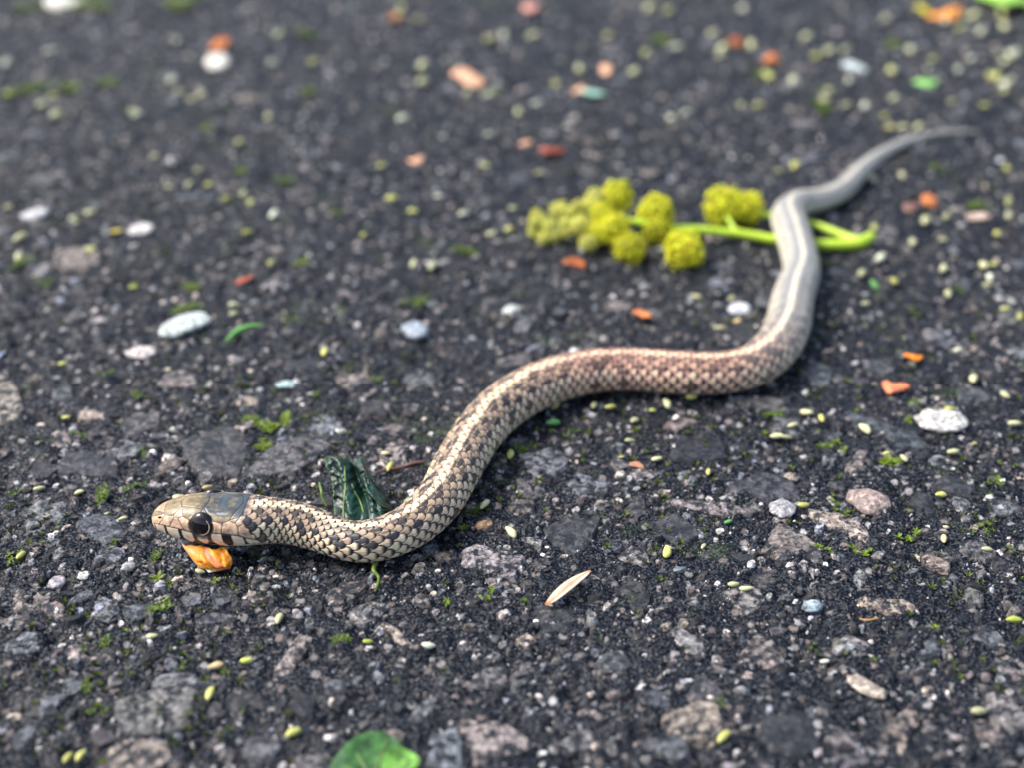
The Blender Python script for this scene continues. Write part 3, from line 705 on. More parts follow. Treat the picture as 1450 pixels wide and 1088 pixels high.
c = np.ones((nr, nc, 3)) * np.array([.80, .27, .015])
c = lay(c, sst(.12, .02, uu_) + sst(.78, 1, vv_) * sst(.5, .1, uu_), np.array([.85, .70, .60]))
c = lay(c, sst(.35, .15, vv_) * sst(.5, .2, uu_) * .6, np.array([.80, .28, .10]))
c = lay(c, np.exp(-((uu_ - .55 - .12 * vv_) / .05) ** 2) * .8, np.array([.72, .16, .18]))
c = lay(c, sst(.8, 1, vv_) * sst(.5, .8, uu_) * .7, np.array([.62, .10, .10]))
c = c * (1 + .9 * fbm(uu_ * 16, vv_ * 1.5, 8)[..., None])
c = lay(c, np.clip(fbm(uu_ * 14, vv_ * 1.5, 18), 0, 1) * .7, np.array([.9, .50, .08]))
sheet_thing('orange_petal', "crumpled orange petal with a pink streak under the snake's chin", 'petal', G, np.clip(c, 0, .9), M_ATTR, .22)
# pale petal sliver
nr, nc = 40, 12
vv_, uu_ = np.meshgrid(np.linspace(0, 1, nr), np.linspace(-1, 1, nc), indexing='ij')
A, B = at(773, 861, .9), at(836, 812, 1.1); ax = B - A; pr = np.array([ax[1], -ax[0], 0]); pr /= np.linalg.norm(pr)
wd = 1.2 * np.sin(np.pi * np.clip(vv_, 0.0, 1)) ** .55 * (1 - .25 * vv_) + .05
G = A + ax * vv_[..., None] + pr * (wd * uu_)[..., None]
G[..., 2] += .5 + .35 * uu_ ** 2 * np.sin(np.pi * vv_) + .3 * np.sin(vv_ * 3.1) + .08 * np.sin(uu_ * 9)
c = np.ones((nr, nc, 3)) * np.array([.74, .58, .42])
c = lay(c, np.exp(-((uu_ - .15 + .3 * vv_) / .2) ** 2) * .9, np.array([.42, .15, .06])); c = lay(c, sst(.12, .02, vv_) + sst(.93, 1, vv_), np.array([.65, .22, .06]))
sheet_thing('petal_sliver', 'narrow cream petal with a rusty midline lying alone on dark asphalt', 'petal', G, c, M_ATTR, .14)
# crumpled dark leaf behind the neck
nr, nc = 60, 64
vv_, uu_ = np.meshgrid(np.linspace(0, 1, nr), np.linspace(0, 1, nc), indexing='ij')   # v: 0 foot .. 1 top
topv = np.interp(uu_, [0, .08, .27, .44, .50, .56, .62, .75, .9, 1], [653, 648, 649, 655, 653, 648, 664, 682, 706, 730]) + 3 * fbm(uu_ * 14, uu_ * 0 + 1, 78, 3)
leftx = np.interp(vv_, [0, .3, .6, .85, 1], [474, 471, 469, 463, 456]) + 2.5 * fbm(vv_ * 7, vv_ * 0 + 2, 79, 3); rightx = 557 + 2 * fbm(vv_ * 7, vv_ * 0, 77, 3)
uP = leftx + (rightx - leftx) * uu_; vP = 738 + (topv - 738) * vv_
G = np.zeros((nr, nc, 3))
for i in range(nr):
    for j in range(nc):
        hz = 0.4 + 6.4 * vv_[i, j] * (1 - .12 * uu_[i, j]) * (738 - topv[i, j]) / 88
        G[i, j] = at(uP[i, j], vP[i, j], hz)
fold = 1.9 * np.exp(-((uu_ - .27 + .1 * (vv_ - .5)) / .09) ** 2) + 2.2 * np.sin(np.clip((uu_ - .45) / .5, 0, 1) * np.pi) ** 1.2 - 2.2 * np.exp(-((uu_ - .45 - .25 * (.6 - vv_)) / .05) ** 2)
rid = np.abs(fbm(uu_ * 4.5 + 3, vv_ * 4, 44, 3)); fold = fold - 3.2 * rid * sst(0, .2, vv_) + 1.2 * np.sin(vv_ * 7 + uu_ * 5) * sst(.35, .6, uu_)
G[..., 1] -= fold * sst(-.1, .25, vv_) * .9; G[..., 2] += .55 * fold * vv_
c = np.ones((nr, nc, 3)) * np.array([.008, .034, .024]) * (1 + 1.3 * fbm(uu_ * 10, vv_ * 8, 51)[..., None])
c = lay(c, np.exp(-((uu_ - .27 + .13 * (vv_ - .2)) / .016) ** 2) * .0, np.array([.4, .5, .15]))
c = lay(c, np.clip(sst(.04, 0, uu_) + sst(.965, 1, uu_) + sst(.975, 1, vv_), 0, 1) * .5, np.array([.10, .19, .05]))
leaf, lo_ = sheet_thing('crumpled_leaf', 'crumpled wet dark green leaf standing behind the neck of the snake', 'leaf', G, np.clip(c, 0, 1), M_LEAF, .12, 'blade')
def on_leaf(L_, off_=.07):
    P_ = []
    for a_, b_ in L_:
        P_.append(G[int(b_ * (nr - 1)), int(a_ * (nc - 1))] - lo_ + np.array([0, -off_, .05]))
    return np.array(P_)
for L_, r_ in (([(.17, .02), (.19, .2), (.22, .4), (.25, .6), (.28, .8), (.31, 1)], .2), ([(.50, .12), (.46, .3), (.38, .48), (.34, .60)], .2), ([(.5, .40), (.58, .52), (.7, .56)], .1), ([(.24, .5), (.14, .66)], .09), ([(.27, .7), (.40, .85)], .09), ([(.62, .60), (.80, .62), (.93, .58)], .08)):
    V, F = tube(on_leaf(L_), [r_] * len(L_), 6, 6); obj('vein', np_mesh('vein', V, F, M_VEIN), leaf)
# curled stalk at the leaf's left
V, F = tube(np.array([at(452, 684, 3.5), at(455, 696, 3.6), at(457, 706, 2.6), at(463, 718, 1.2)]) - lo_, [.15, .3, .28, .3], 8, 8)
obj('stalk', np_mesh('stalk', V, F, M_VEIN), leaf)
# green leaf at the bottom edge, with a lighter one on it
def flat_leaf(name, label, u, v, rx, ry, z, c1, c2, seed, tooth=.06):
    nr, nc = 26, 60
    rr, aa_ = np.meshgrid(np.linspace(0.02, 1, nr), np.linspace(0, 2 * np.pi, nc), indexing='ij')
    p = at(u, v, z); m = mm_per_px(p); R_ = (1 + tooth * np.abs(((aa_ * 11 / np.pi) % 1) - .5) * sst(.8, 1, rr) + .08 * np.sin(3 * aa_ + seed))
    x_ = np.cos(aa_) * rx * m * rr * R_; y_ = np.sin(aa_) * ry * m * rr * R_
    G = np.stack([p[0] + x_, p[1] + y_, z + .6 * rr ** 2 * np.sin(2 * aa_ + seed) + .25 * fbm(x_ / 2, y_ / 2, seed) + .9 * rr ** 2 * .5], -1)
    c = np.ones(G.shape) * c1 * (1 + 1.3 * fbm(x_ / 1.5, y_ / 1.5, seed)[..., None])
    c = lay(c, sst(.1, .3, fbm(x_ / 3, y_ / 3, seed + 4)) * .6, c2)
    return sheet_thing(name, label, 'leaf', G, np.clip(c, 0, 1), M_ATTR, .2, 'blade')
lf, l0 = flat_leaf('green_leaf', 'round toothed green leaf cut off by the bottom edge of the photo', 528, 1112, 70, 88, 1.2, np.array([.04, .12, .03]), np.array([.10, .20, .09]), 3)
pc = at(528, 1108, 1.2)
for a_ in (80, 40, 120, 150, 15):
    e_ = np.array([math.cos(rad(a_)), math.sin(rad(a_)), 0]); V, F = tube(np.array([pc + e_ * t_ + [0, 0, .35 + .006 * t_ * t_] for t_ in (0, 3, 6, 8.5)]) - l0, [.22, .18, .13, .06], 6, 4)
    obj('vein', np_mesh('vein', V, F, M_VEIN), lf)
flat_leaf('small_green_leaf', 'small bright green leaf piece resting on the darker green leaf at the bottom', 567, 1081, 27, 25, 3.1, np.array([.13, .30, .05]), np.array([.20, .38, .10]), 9, 0.0)

# ------------------------------------------------------------------ seeds
def seed_mesh(s_):
    r_ = np.random.default_rng(s_); V, F = sphere_vf(1.0, 11, 14); x = V[:, 2].copy(); y_, z = V[:, 0].copy(), V[:, 1].copy()
    k_ = 1 - .25 * np.clip(x, 0, 1) - .06 * np.sin(4 * x + s_)
    z2 = z * .42 * k_ - .10 * np.exp(-(y_ / .22) ** 2) * (z > 0) * (1 - x * x); y2 = y_ * .5 * k_ + r_.uniform(.05, .16) * x * x
    return np_mesh('seed', np.stack([x, y2, z2], -1), F, M_SEED)
SEEDM = [seed_mesh(i) for i in range(5)]
Y1 = (.60, .60, .17); Y2 = (.62, .62, .34); Y3 = (.52, .60, .10); TN = (.66, .52, .26); GR = (.16, .42, .12); PL = (.68, .70, .52)
SEED = [(305, 942, 25, 5, TN), (349, 938, 18, 8, Y3), (415, 1040, 23, 32, Y1), (95, 1072, 17, 70, Y1), (113, 1070, 17, 60, Y1), (215, 903, 17, 5, Y2), (395, 880, 18, 80, Y2), (297, 985, 17, 75, Y1), (521, 910, 15, 5, Y3), (607, 916, 21, 0, PL),
        (724, 757, 19, -42, Y2), (945, 782, 17, 75, Y1), (1024, 1047, 24, 35, Y1), (1385, 1009, 26, 10, Y2), (1435, 880, 23, -5, Y3), (1039, 830, 18, 10, Y2), (1056, 836, 19, -5, Y2), (1397, 779, 17, 0, Y2), (1336, 765, 12, 70, TN),
        (283, 811, 15, -8, Y2), (254, 706, 21, 0, Y2), (294, 690, 15, 20, TN), (29, 787, 14, 60, Y1), (56, 695, 16, 15, Y2), (112, 698, 14, 10, Y2), (173, 732, 14, 10, Y2), (150, 727, 10, 30, Y2), (93, 591, 13, 0, Y1), (89, 516, 13, 10, Y1), (189, 405, 14, 5, Y3), (331, 431, 15, 5, Y2),
        (459, 497, 13, 70, Y1), (545, 644, 13, -10, Y2), (552, 664, 14, 60, Y1), (578, 713, 16, 60, Y2), (723, 645, 14, 80, Y1), (686, 715, 16, 40, Y2), (787, 577, 15, 30, Y1), (841, 576, 13, 60, Y2), (865, 578, 17, 10, Y1), (898, 597, 14, 30, Y2), (892, 624, 15, 5, Y2), (880, 648, 9, 0, TN),
        (924, 582, 11, 0, Y1), (945, 572, 15, 110, Y2), (979, 565, 17, 0, Y1), (930, 652, 16, 5, Y2), (1003, 669, 12, 70, Y1), (1100, 617, 20, -5, Y2), (1114, 619, 16, 0, Y2), (1123, 605, 17, 15, Y2), (1142, 585, 18, -8, Y2), (1163, 593, 15, 85, Y1),
        (1220, 389, 16, 40, Y2), (1266, 399, 15, 60, Y1), (986, 420, 16, -10, Y2), (1036, 422, 13, 30, Y2), (1019, 464, 17, 5, Y2), (1226, 430, 15, 10, Y2), (1336, 381, 13, 40, Y2), (1408, 374, 14, 0, Y1), (1398, 403, 14, 5, Y2), (1238, 405, 15, -50, GR),
        (1355, 497, 13, 0, PL), (1378, 537, 19, 50, Y2), (1345, 581, 19, 10, Y1), (1422, 562, 14, -60, Y2), (1437, 600, 20, -3, Y2), (1350, 641, 19, 5, Y2), (1225, 609, 16, -40, Y2), (1332, 702, 18, 5, Y1), (1138, 717, 18, 8, Y1), (1280, 651, 11, -50, Y2), (1256, 641, 12, 10, Y1), (1380, 629, 8, 0, Y1), (1444, 448, 12, 40, Y1),
        (996, 773, 9, 40, Y2), (1168, 937, 14, 0, PL), (1031, 742, 13, 10, GR), (1340, 597 + 150, 10, 0, Y2), (783, 601, 22, 12, GR), (331, 445, 11, 20, Y2), (350, 330, 16, 10, Y1), (320, 282, 13, 20, Y1), (240, 265, 13, 10, Y2), (267, 263, 12, 50, Y2), (295, 262, 13, 0, Y1), (345, 275, 13, 60, Y2), (355, 287, 12, 60, Y1), (280, 240, 12, 0, Y2), (218, 220, 12, 30, Y2), (105, 308, 12, 60, Y2), (108, 315, 10, 20, Y2),
        (12, 293, 12, 0, Y2), (75, 137, 15, 10, Y1), (60, 148, 15, 40, Y2), (12, 133, 14, 0, Y3), (270, 140, 14, 0, Y2), (285, 133, 14, 40, Y2), (380, 165, 14, 50, Y2), (125, 355, 14, 20, Y2), (130, 355, 12, 50, Y1), (570, 170, 19, 50, PL), (692, 190, 14, 10, PL), (540, 235, 14, 0, Y1), (555, 282, 18, 10, Y1), (585, 300, 15, 5, Y1), (657, 305, 15, 20, PL), (727, 295, 14, 10, Y2), (695, 332, 14, 0, Y2), (722, 325, 14, 30, Y1), (765, 245, 14, 20, Y2), (686, 234, 13, 0, Y1), (515, 332, 12, 60, Y1),
        (1125, 235, 15, 30, Y1), (1102, 242, 14, 0, Y2), (1090, 110, 16, 40, Y1), (1175, 72, 17, 20, Y2), (1155, 80, 15, 0, Y1), (1310, 315, 20, 35, Y2), (1340, 308, 15, 40, Y2), (1292, 345, 16, 50, Y2), (1335, 340, 15, 10, Y2), (1412, 330, 14, 60, Y1), (1425, 240, 14, 50, Y1), (1277, 247, 13, 60, Y2), (1410, 110, 17, 30, Y1), (1425, 85, 17, 0, Y1), (1348, 145, 14, 10, Y2), (1252, 165, 14, 0, Y1), (1280, 180, 15, 0, Y2), (1260, 180, 15, 0, Y1), (1300, 180, 14, 20, Y2), (1395, 150, 15, 0, Y1)]
occupied = [(s_[0], s_[1]) for s_ in SEED]
SEED += [(int(u), int(v), 13 + 5 * random.random(), random.uniform(0, 90), random.choice([(.50, .50, .20), Y2, (.55, .56, .36), PL])) for u, v in [(1440 - 900 * random.random() ** 1.4, random.uniform(4, 170)) for _ in range(64)] + [(random.uniform(10, 720), random.uniform(40, 380)) for _ in range(22)] + [(random.uniform(1180, 1440), random.uniform(200, 440)) for _ in range(12)]]
body_px = np.stack([uu, vv, np.interp(S, seg, [l_[3] for l_ in line])], 1)
def lay_px(u, v, a):                                 # ground point, turn on the ground and size factor of a mark seen at a photo angle
    p = at(u, v, .6); m = mm_per_px(p); fs = math.sin(math.atan2(CAM_H, p[1]))
    return p, m, math.atan2(math.sin(rad(a)) / fs, math.cos(rad(a))), math.hypot(math.cos(rad(a)), math.sin(rad(a)) / fs)
lab = []
def colname(c):
    if c == TN: return 'tan'
    if c == GR: return 'bright green'
    if c == PL: return 'whitish green'
    if c == Y3: return 'vivid yellow green'
    return 'yellow' if c == Y1 else 'pale yellow' if c == Y2 else 'dull straw'
for i, (u, v, l, a, c) in enumerate(SEED):
    p, m, th_, st_ = lay_px(u, v, a); half = l * m * .5 * min(st_, 1.4) * (1.0 if v > 360 else .95)
    o = obj('seed', SEEDM[i % 5], None, (p[0], p[1], gtop(p[0], p[1]) * .5 + .55 + half * .22), (random.uniform(-.3, .3), random.uniform(-.2, .2), th_ + random.choice([0, math.pi])), (half, half * random.uniform(.85, 1.1), half))
    k_ = random.uniform(.65, 1.1) * (1 if v > 360 else 1.1); o.color = (c[0] * k_, c[1] * k_, c[2] * k_, 1)
    tag(o, None, 'seed', 'small seeds scattered over the asphalt'); lab.append((o, f'{colname(c)} seed', p))
auto_labels(lab)

# ------------------------------------------------------------------ bud scales, chips and crumbs
def cup_mesh(s_):
    r_ = np.random.default_rng(s_); nr, nc = 9, 16
    t_, u_ = np.meshgrid(np.linspace(0, 1, nr), np.linspace(-1, 1, nc), indexing='ij')
    wd_ = np.sin(np.pi * np.clip(t_ * .93 + .05, 0, 1)) ** .7 * .55; x_ = (t_ - .5) * 2; y_ = u_ * wd_ * (1 + .5 * vn(x_ * 2.2 + s_ * 9, u_ * .7, s_)) + .22 * np.sin(x_ * 2.4 + s_) ; z = .22 * vn(x_ * 2 + 3, y_ * 3, s_ + 7) + .38 * (1 - (u_ * .9) ** 2) * wd_ * 1.5 + .12 * x_ ** 2 + .06 * r_.uniform(-1, 1, t_.shape)
    V_, F_ = shell(np.stack([x_, y_, z], -1).reshape(-1, 3), nr, nc, .1); return np_mesh('bud_scale', V_, F_, M_BUD)
CUP = [cup_mesh(i) for i in range(6)]
OR = (.66, .22, .07); RU = (.42, .12, .04); RD = (.36, .09, .05); PE = (.80, .45, .28); PK = (.82, .38, .30)
BUDS = [(312, 65, 32, 20, OR, 'round orange red bud scale beside a whitish pebble', 'bud scale'), (753, 13, 32, 30, PK, 'salmon pink petal crumb at the top edge of the photo', 'petal'), (560, 26, 26, 0, RU, 'dull rust crumb far back near the top edge', 'bud scale'),
        (664, 113, 50, -5, PE, 'broad peach petal lying flat in the distance', 'petal'), (1090, 85, 30, 60, OR, 'orange upright bud scale far back on the right', 'bud scale'), (1340, 22, 54, 5, (.75, .30, .06), 'large orange brown petal far back at the upper right', 'petal'),
        (1307, 16, 30, 50, (.66, .60, .06), 'yellow petal touching the large orange brown petal', 'petal'), (1043, 60, 26, 30, RU, 'faint brownish crumb left of the upright orange bud scale', 'bud scale'), (781, 216, 34, 25, RD, 'dark rust red bud scale behind the flower cluster', 'bud scale'),
        (858, 100, 22, -30, PE, 'peach crumb behind the mint green chip', 'petal'), (820, 128, 20, 40, PE, 'peach crumb touching the mint green chip', 'petal'), (590, 227, 24, 10, PE, 'pale orange crumb alone in the middle distance', 'bud scale'), (744, 204, 20, 10, PE, 'faint peach crumb beside the dark rust bud scale', 'bud scale'),
        (815, 374, 30, -15, RU, 'rust brown bud scale in front of the flower cluster', 'bud scale'), (346, 398, 22, 20, RD, 'small dark red crumb in the left middle distance', 'bud scale'), (910, 446, 28, -12, OR, 'narrow bright orange chip behind the middle of the snake', 'bud scale'),
        (1293, 506, 26, 5, (.85, .25, .02), 'vivid orange bud scale on grey gravelly asphalt', 'bud scale'), (1268, 549, 32, -25, (.70, .22, .10), 'orange red broken husk in front of the vivid orange bud scale', 'bud scale'), (1315, 286, 34, 22, OR, 'orange husk with a brown tail right of the stem end', 'bud scale'),
        (1290, 295, 26, 20, (.30, .16, .13), 'brown husk tail joined to an orange husk', 'bud scale'), (840, 134, 36, 5, (.45, .75, .58), 'mint green oval chip far behind the flower cluster', 'chip'), (1210, 97, 34, -5, (.62, .72, .70), 'pale grey blue chip far back on the right', 'chip'),
        (1311, 118, 32, 5, (.30, .62, .18), 'light green leaf scrap behind the tail', 'leaf scrap'), (1430, 8, 90, -8, (.35, .62, .12), 'bright green leaf blurred in the upper right corner', 'leaf'), (1385, 598 - 290, 26, -20, (.55, .42, .34), 'curled tan husk right of the orange husk', 'bud scale'), (902, 661, 20, -15, (.55, .26, .16), 'reddish splinter in front of the middle of the snake', 'bud scale'),
        (165, 328, 14, 20, (.66, .52, .08), 'golden crumb at the tip of a pale pebble', 'bud scale'), (1044, 449 + 6, 11, 70, TN, 'golden crumb in front of the grey white pebble', 'bud scale')]
for i, (u, v, l, a, c, lb_, ct_) in enumerate(BUDS):
    p, m, th_, st_ = lay_px(u, v, a); half = l * m * .5 * min(st_, 1.25)
    o = obj({'bud scale': 'bud_scale', 'petal': 'fallen_petal', 'chip': 'oval_chip', 'leaf scrap': 'leaf_scrap', 'leaf': 'distant_leaf'}[ct_], CUP[i % 6], None, (p[0], p[1], .7), (random.uniform(-.3, .3), random.uniform(-.2, .2), th_), (half, half * 1.1, half * .8))
    o.color = (*c, 1); tag(o, lb_, ct_)
# loose pebbles
PEBV = [np_mesh('pebble', *stone_vf(900 + i, 22, 7, 6), M_PEB) for i in range(4)]
def round_pebble(s_):
    V_, F_ = sphere_vf(1, 14, 20); n_ = fbm(V_[:, 0] * 2 + s_, V_[:, 1] * 2 + V_[:, 2] * 1.7, s_, 3); V_ = V_ * (1 + .32 * n_[:, None]); V_ = np.sign(V_) * np.abs(V_) ** .85; V_[:, 0] += .12 * V_[:, 1]; V_[:, 2] *= .6
    return np_mesh('pebble', V_, F_, M_PEB)
RP = [round_pebble(i) for i in range(4)]
WH = (.62, .62, .58)
PEBS = [(1331, 598, 70, 34, -6, WH, 'white oblong pebble beside moss sprigs', 0), (261, 460, 66, 26, 22, (.60, .67, .64), 'bright white stone chip, elongated, in the left middle distance', 1), (200, 499, 44, 18, -5, (.70, .64, .60), 'pale pinkish stone in front of the white stone chip', 2),
        (589, 468, 32, 26, 20, (.36, .42, .48), 'blue grey pebble alone behind the snake', 3), (1046, 437, 30, 18, -5, (.66, .70, .78), 'small grey white pebble beside the bend of the snake', 0), (405, 544, 28, 11, -5, (.45, .62, .62), 'thin pale turquoise chip behind the mossy patch', 1),
        (200, 325, 34, 16, 15, (.72, .70, .66), 'pale cream pebble with a golden crumb, far left', 2), (50, 304, 26, 18, -15, (.68, .68, .68), 'light grey pebble in the far left middle distance', 3), (307, 88, 32, 24, 5, (.82, .80, .70), 'creamy white pebble in front of the round orange bud scale', 0),
        (90, 6, 34, 24, 20, (.84, .82, .74), 'cream white pebble at the top edge near the left corner', 1), (685, 744, 28, 13, 10, (.40, .26, .15), 'small brown flat pebble at the first bend of the snake', 2), (1152, 859, 28, 18, 10, (.34, .44, .50), 'pale blue round pebble right of the flat tan stone', 3),
        (1107, 722, 34, 26, 20, (.42, .42, .44), 'light grey knobbly pebble behind the long flat stone', 0), (1230, 712, 46, 36, -50, (.38, .30, .27), 'pinkish angular pebble half buried right of the mossy sprig', 1), (118, 816, 18, 13, 15, WH, 'small white pebble left of the moss below the snout', 2),
        (81, 826, 24, 20, 0, (.42, .40, .42), 'round grey pebble left of the small white pebble', 3), (723, 437, 24, 10, 20, (.62, .66, .62), 'pale splinter behind the snake below the flower cluster', 1), (1225, 1000 - 27, 50, 22, -38, (.48, .42, .35), 'blunt tan stone half sunk at the lower right', 0), (182, 840 - 37, 20, 14, 0, (.36, .36, .38), 'dull grey pebble in front of the flat grey stone', 3)]
for u, v, l, wd, a, c, lb_, k_ in PEBS:
    p, m, th_, st_ = lay_px(u, v, a); fs = math.sin(math.atan2(CAM_H, p[1]))
    o = obj('pebble', RP[k_], None, (p[0], p[1], .35 + wd * m * .10), (0, 0, th_), (l * m * .5 * min(st_, 1.3), wd * m * .5 / (fs * 1.15), wd * m * .42)); o.color = (*c, 1)
    tag(o, lb_, 'pebble')
# twig, green blade, sprig, feathered bits
def tube_thing(name, label, cat, L_, R_, m, seg_=8):
    P_ = np.array([at(u, v, z) for u, v, z in L_]); o0 = np.array([P_[:, 0].mean(), P_[:, 1].mean(), 0]); V_, F_ = tube(P_ - o0, R_, seg_, 8)
    o = obj(name, np_mesh(name, V_, F_, m), None, o0); tag(o, label, cat); return o
tube_thing('twig', 'thin reddish brown twig behind the first bend of the snake', 'twig', [(532, 670, .8), (548, 666, .9), (570, 662, .9), (585, 657, 1.1), (600, 655, .9)], [.15, .22, .3, .42, .3], M_TWIG)
tube_thing('grass_blade', 'short bright green blade behind the snake in the left middle distance', 'grass blade', [(320, 483, 1), (335, 470, 1.6), (352, 462, 2.4), (372, 459, 3)], [.3, .8, .6, .2], simple('blade_green', (.12, .34, .07), .4))
tube_thing('green_sprig', 'curly green sprig poking out from under the first bend of the snake', 'sprig', [(533, 795, 1.2), (529, 808, 1.4), (536, 818, .9), (535, 828, .8), (531, 838, .9)], [.5, .42, .32, .3, .12], simple('sprig_green', (.11, .17, .02), .4))
tube_thing('pine_needle', 'tan needle curved across the pale stone at lower right', 'needle', [(1217, 877, 1.2), (1228, 879, 1.4), (1245, 876, 1.2)], [.1, .18, .08], simple('needle_tan', (.55, .30, .10), .45))
tube_thing('grey_fragment', 'curved shiny grey fragment cut off by the left edge', 'fragment', [(-6, 512, 1), (0, 503, 2), (8, 497, 2.2)], [.3, .4, .2], simple('fragment_grey', (.5, .55, .7), .2))

# ------------------------------------------------------------------ moss
def moss_mesh(s_, n_st):
    r_ = np.random.default_rng(s_); parts = []
    for k_ in range(n_st):
        cx_, cy_ = (r_.normal(0, .42, 2) if k_ else (0, 0)); hz = r_.uniform(.15, .5)
        nl = r_.integers(7, 12)
        for j in range(nl):
            a_ = j / nl * 6.283 + r_.uniform(-.3, .3); el = r_.uniform(.15, 1.0); ln = r_.uniform(.3, .55)
            d = np.array([math.cos(a_) * math.cos(el), math.sin(a_) * math.cos(el), math.sin(el)]); s2 = np.array([-math.sin(a_), math.cos(a_), 0]) * ln * .16
            b0 = np.array([cx_, cy_, hz * .6]); mid = b0 + d * ln * .5 + [0, 0, .06]; tip = b0 + d * ln - [0, 0, .05 * ln]
            upn = np.array([0, 0, .035])
            V_ = np.array([b0 - s2 * .4, b0 + s2 * .4, mid + s2, mid - s2, tip + s2 * .12, tip - s2 * .12, mid - upn, b0 - upn])
            F_ = np.array([[0, 1, 2, 3], [3, 2, 4, 5], [1, 7, 6, 2], [7, 0, 3, 6], [6, 5, 4, 2], [3, 5, 6, 3]])[:5]
            parts.append((V_, F_, (1, 1, 1)))
    V_, F_, _ = join(parts); return np_mesh('moss', V_, F_, M_MOSS, False)
MOSS1 = [moss_mesh(i, 1) for i in range(3)]; MOSS3 = [moss_mesh(20 + i, 5) for i in range(3)]; MOSS8 = [moss_mesh(40 + i, 16) for i in range(3)]
G1, G2, G3 = (.12, .18, .008), (.075, .12, .008), (.04, .06, .010)
MOSS = [(383, 605, 42, G1, 8), (405, 592, 30, G1, 8), (373, 632, 34, G1, 8), (350, 592, 30, G2, 8), (145, 702, 34, G2, 8), (192, 690, 26, G2, 3), (152, 768, 26, G2, 3), (220, 785, 24, G2, 8), (224, 819, 30, G1, 1), (232, 856, 44, G2, 8), (243, 828, 24, G3, 3),
        (115, 970, 36, G2, 8), (131, 1006, 28, G2, 3), (145, 908, 26, G2, 3), (118, 912, 22, G3, 3), (478, 906, 32, G2, 8), (632, 852, 22, G1, 1), (690, 847, 26, G1, 3), (742, 854, 20, G2, 1), (671, 722, 34, G2, 8), (655, 748, 26, G1, 1), (1175, 632, 32, G1, 3), (1257, 651, 40, G1, 8),
        (1178, 708, 20, G1, 3), (1200, 722, 26, G2, 3), (1410, 682, 24, G1, 3), (1173, 779, 24, G1, 3), (1226, 782, 22, G1, 3), (1208, 774, 18, G1, 1), (1287, 763, 30, G1, 3), (1395, 750, 24, G2, 3), (1323, 888, 22, G1, 1), (1184, 915, 24, G2, 3), (1155, 922, 22, G3, 3),
        (1018, 995, 22, G2, 3), (1095, 1053, 26, G3, 8), (739, 638, 30, G2, 8), (757, 628, 18, G1, 3), (593, 430, 40, G2, 8), (268, 404, 30, G1, 8), (262, 437, 34, G2, 8), (405, 452, 20, G2, 3), (1297, 575, 22, G1, 3), (1290, 598, 18, G1, 3), (1213, 580, 14, G1, 1), (15, 789, 24, G1, 3), (82, 742, 14, G2, 1),
        (118, 617, 24, G2, 3), (203, 640, 22, G2, 3), (197, 560, 22, G2, 3), (145, 530, 20, G2, 3), (1100, 583, 34, G2, 8), (1363, 411, 24, G2, 3), (878, 643, 12, G1, 1), (1030, 648, 14, G2, 1), (322, 950, 18, G2, 3), (260, 938, 20, G2, 3), (365, 915, 22, G3, 3), (177, 892, 16, G2, 1), (104, 824, 12, G2, 1), (305, 822, 18, G1, 1),
        (445, 558, 18, G2, 3), (440, 585, 16, G2, 3), (538, 535, 18, G2, 3), (480, 440, 20, G2, 3), (1075, 105, 34, G2, 8), (1265, 62, 34, G1, 8), (1165, 152, 44, G2, 8), (1170, 128, 30, G2, 8), (935, 55, 40, G1, 8), (40, 128, 54, G2, 8), (150, 118, 40, G2, 8), (100, 128, 46, G2, 8), (435, 48, 36, G2, 8), (440, 130, 34, G2, 8), (290, 183, 24, G1, 8), (120, 12, 60, G1, 8), (250, 8, 60, G1, 8), (30, 14, 50, G2, 8),
        (340, 242, 24, G1, 8), (405, 258, 34, G2, 8), (60, 400, 26, G2, 3), (30, 372, 30, G2, 8), (430, 370, 26, G1, 8), (700, 130, 30, G2, 8), (660, 355, 34, G2, 8), (1380, 290, 34, G2, 8), (1330, 240, 26, G2, 3), (1165, 375, 30, G3, 8), (1290, 440, 22, G2, 3), (480, 300, 26, G2, 8), (915, 640, 14, G2, 1), (1145, 560, 22, G3, 3),
        (650, 770, 12, G2, 1), (980, 870, 14, G3, 1), (850, 905, 14, G3, 1), (1360, 960, 16, G2, 1), (560, 960, 16, G3, 1), (1240, 800, 14, G2, 1), (900, 610, 14, G1, 1), (60, 770, 12, G2, 1), (20, 700, 16, G2, 3), (450, 720, 12, G1, 1)]
lab = []
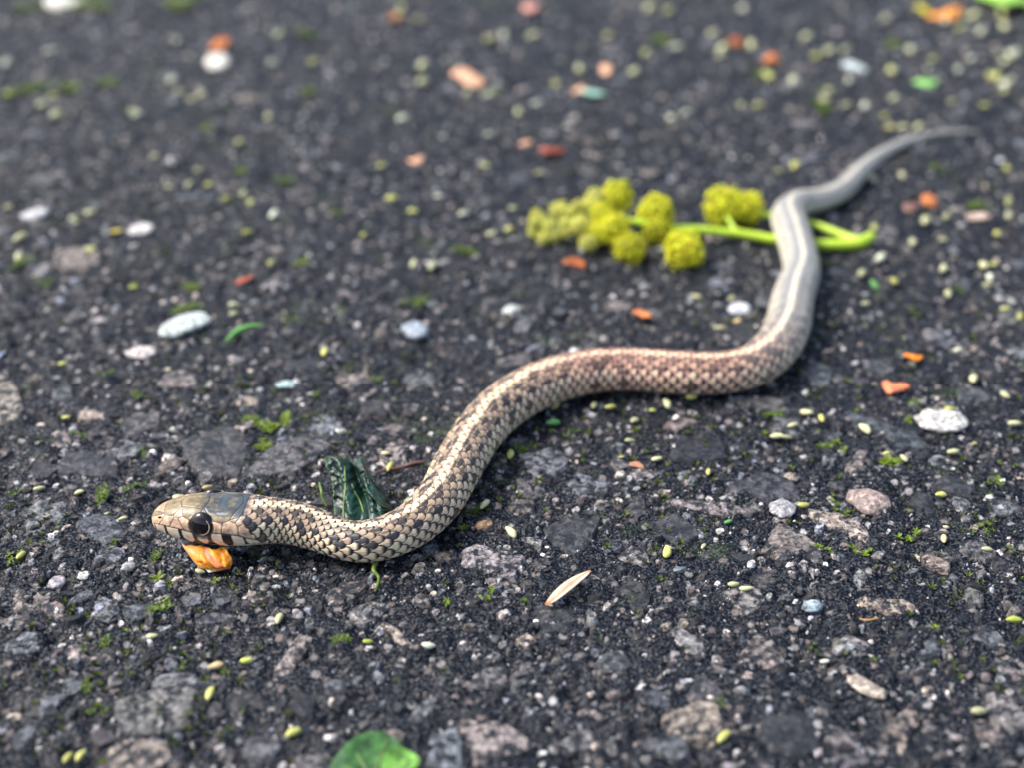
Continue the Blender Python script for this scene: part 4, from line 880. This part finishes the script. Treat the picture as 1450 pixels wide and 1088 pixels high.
for i, (u, v, wpx, c, k_) in enumerate(MOSS):
    p = at(u, v, .4); m = mm_per_px(p); ms = {1: MOSS1, 3: MOSS3, 8: MOSS8}[k_][i % 3]; s_ = wpx * m * .5 * (1.9 if k_ == 1 else 1.25 if k_ == 3 else 1.0)
    o = obj('moss_tuft', ms, None, (p[0], p[1], gtop(p[0], p[1]) * .5 - .1), (0, 0, random.uniform(0, 6)), (s_, s_, s_ * random.uniform(.6, .9) if k_ != 8 else s_ * .55))
    k2 = random.uniform(.8, 1.2); o.color = (c[0] * k2, c[1] * k2, c[2] * k2, 1)
    tag(o, None, 'moss', 'moss tufts growing in the asphalt'); lab.append((o, {1: 'single green moss star', 3: 'small green moss sprig', 8: 'dense green moss patch'}[k_], p))
auto_labels(lab)

parts = []; rm = np.random.default_rng(5); k_ = 0
while k_ < 2300:
    y_ = 110 + 330 * rm.random() ** 1.3; x_ = rm.uniform(-.55, .55) * (y_ * cp + CAM_H * sp_)
    if fbm(np.array([x_ / 24]), np.array([y_ / 24]), 201, 3)[0] + .45 * fbm(np.array([x_ / 6]), np.array([y_ / 6]), 207, 2)[0] < (.17 if x_ > -10 else .08): continue
    k_ += 1; ln = rm.uniform(.5, 1.3); z0 = gz(x_, y_) + .05; nl = rm.integers(5, 9); g = np.array([.09, .13, .008]) * rm.uniform(.5, 1.3)
    for j in range(nl):
        a_ = j / nl * 6.283 + rm.uniform(-.3, .3); el = rm.uniform(.2, 1.1)
        d = np.array([math.cos(a_) * math.cos(el), math.sin(a_) * math.cos(el), math.sin(el)]); s2 = np.array([-math.sin(a_), math.cos(a_), 0]) * ln * .15
        b0 = np.array([x_, y_, z0]); mid = b0 + d * ln * .5; tip = b0 + d * ln
        parts.append((np.array([b0 - [0, 0, .3], mid + s2, tip, mid - s2]), np.array([[0, 1, 2, 3]]), g))
V, F, Cc = join(parts)
M_MC = simple('moss_cover', None, 0.5, 0.4, 0.3, 500, 0.1, 0.1, use_attr=True)
tag(obj('moss_cover', np_mesh('moss_cover', V, F, M_MC, False, Cc)), 'thin olive moss spread through the cracks of the asphalt', 'moss', None, 'stuff')
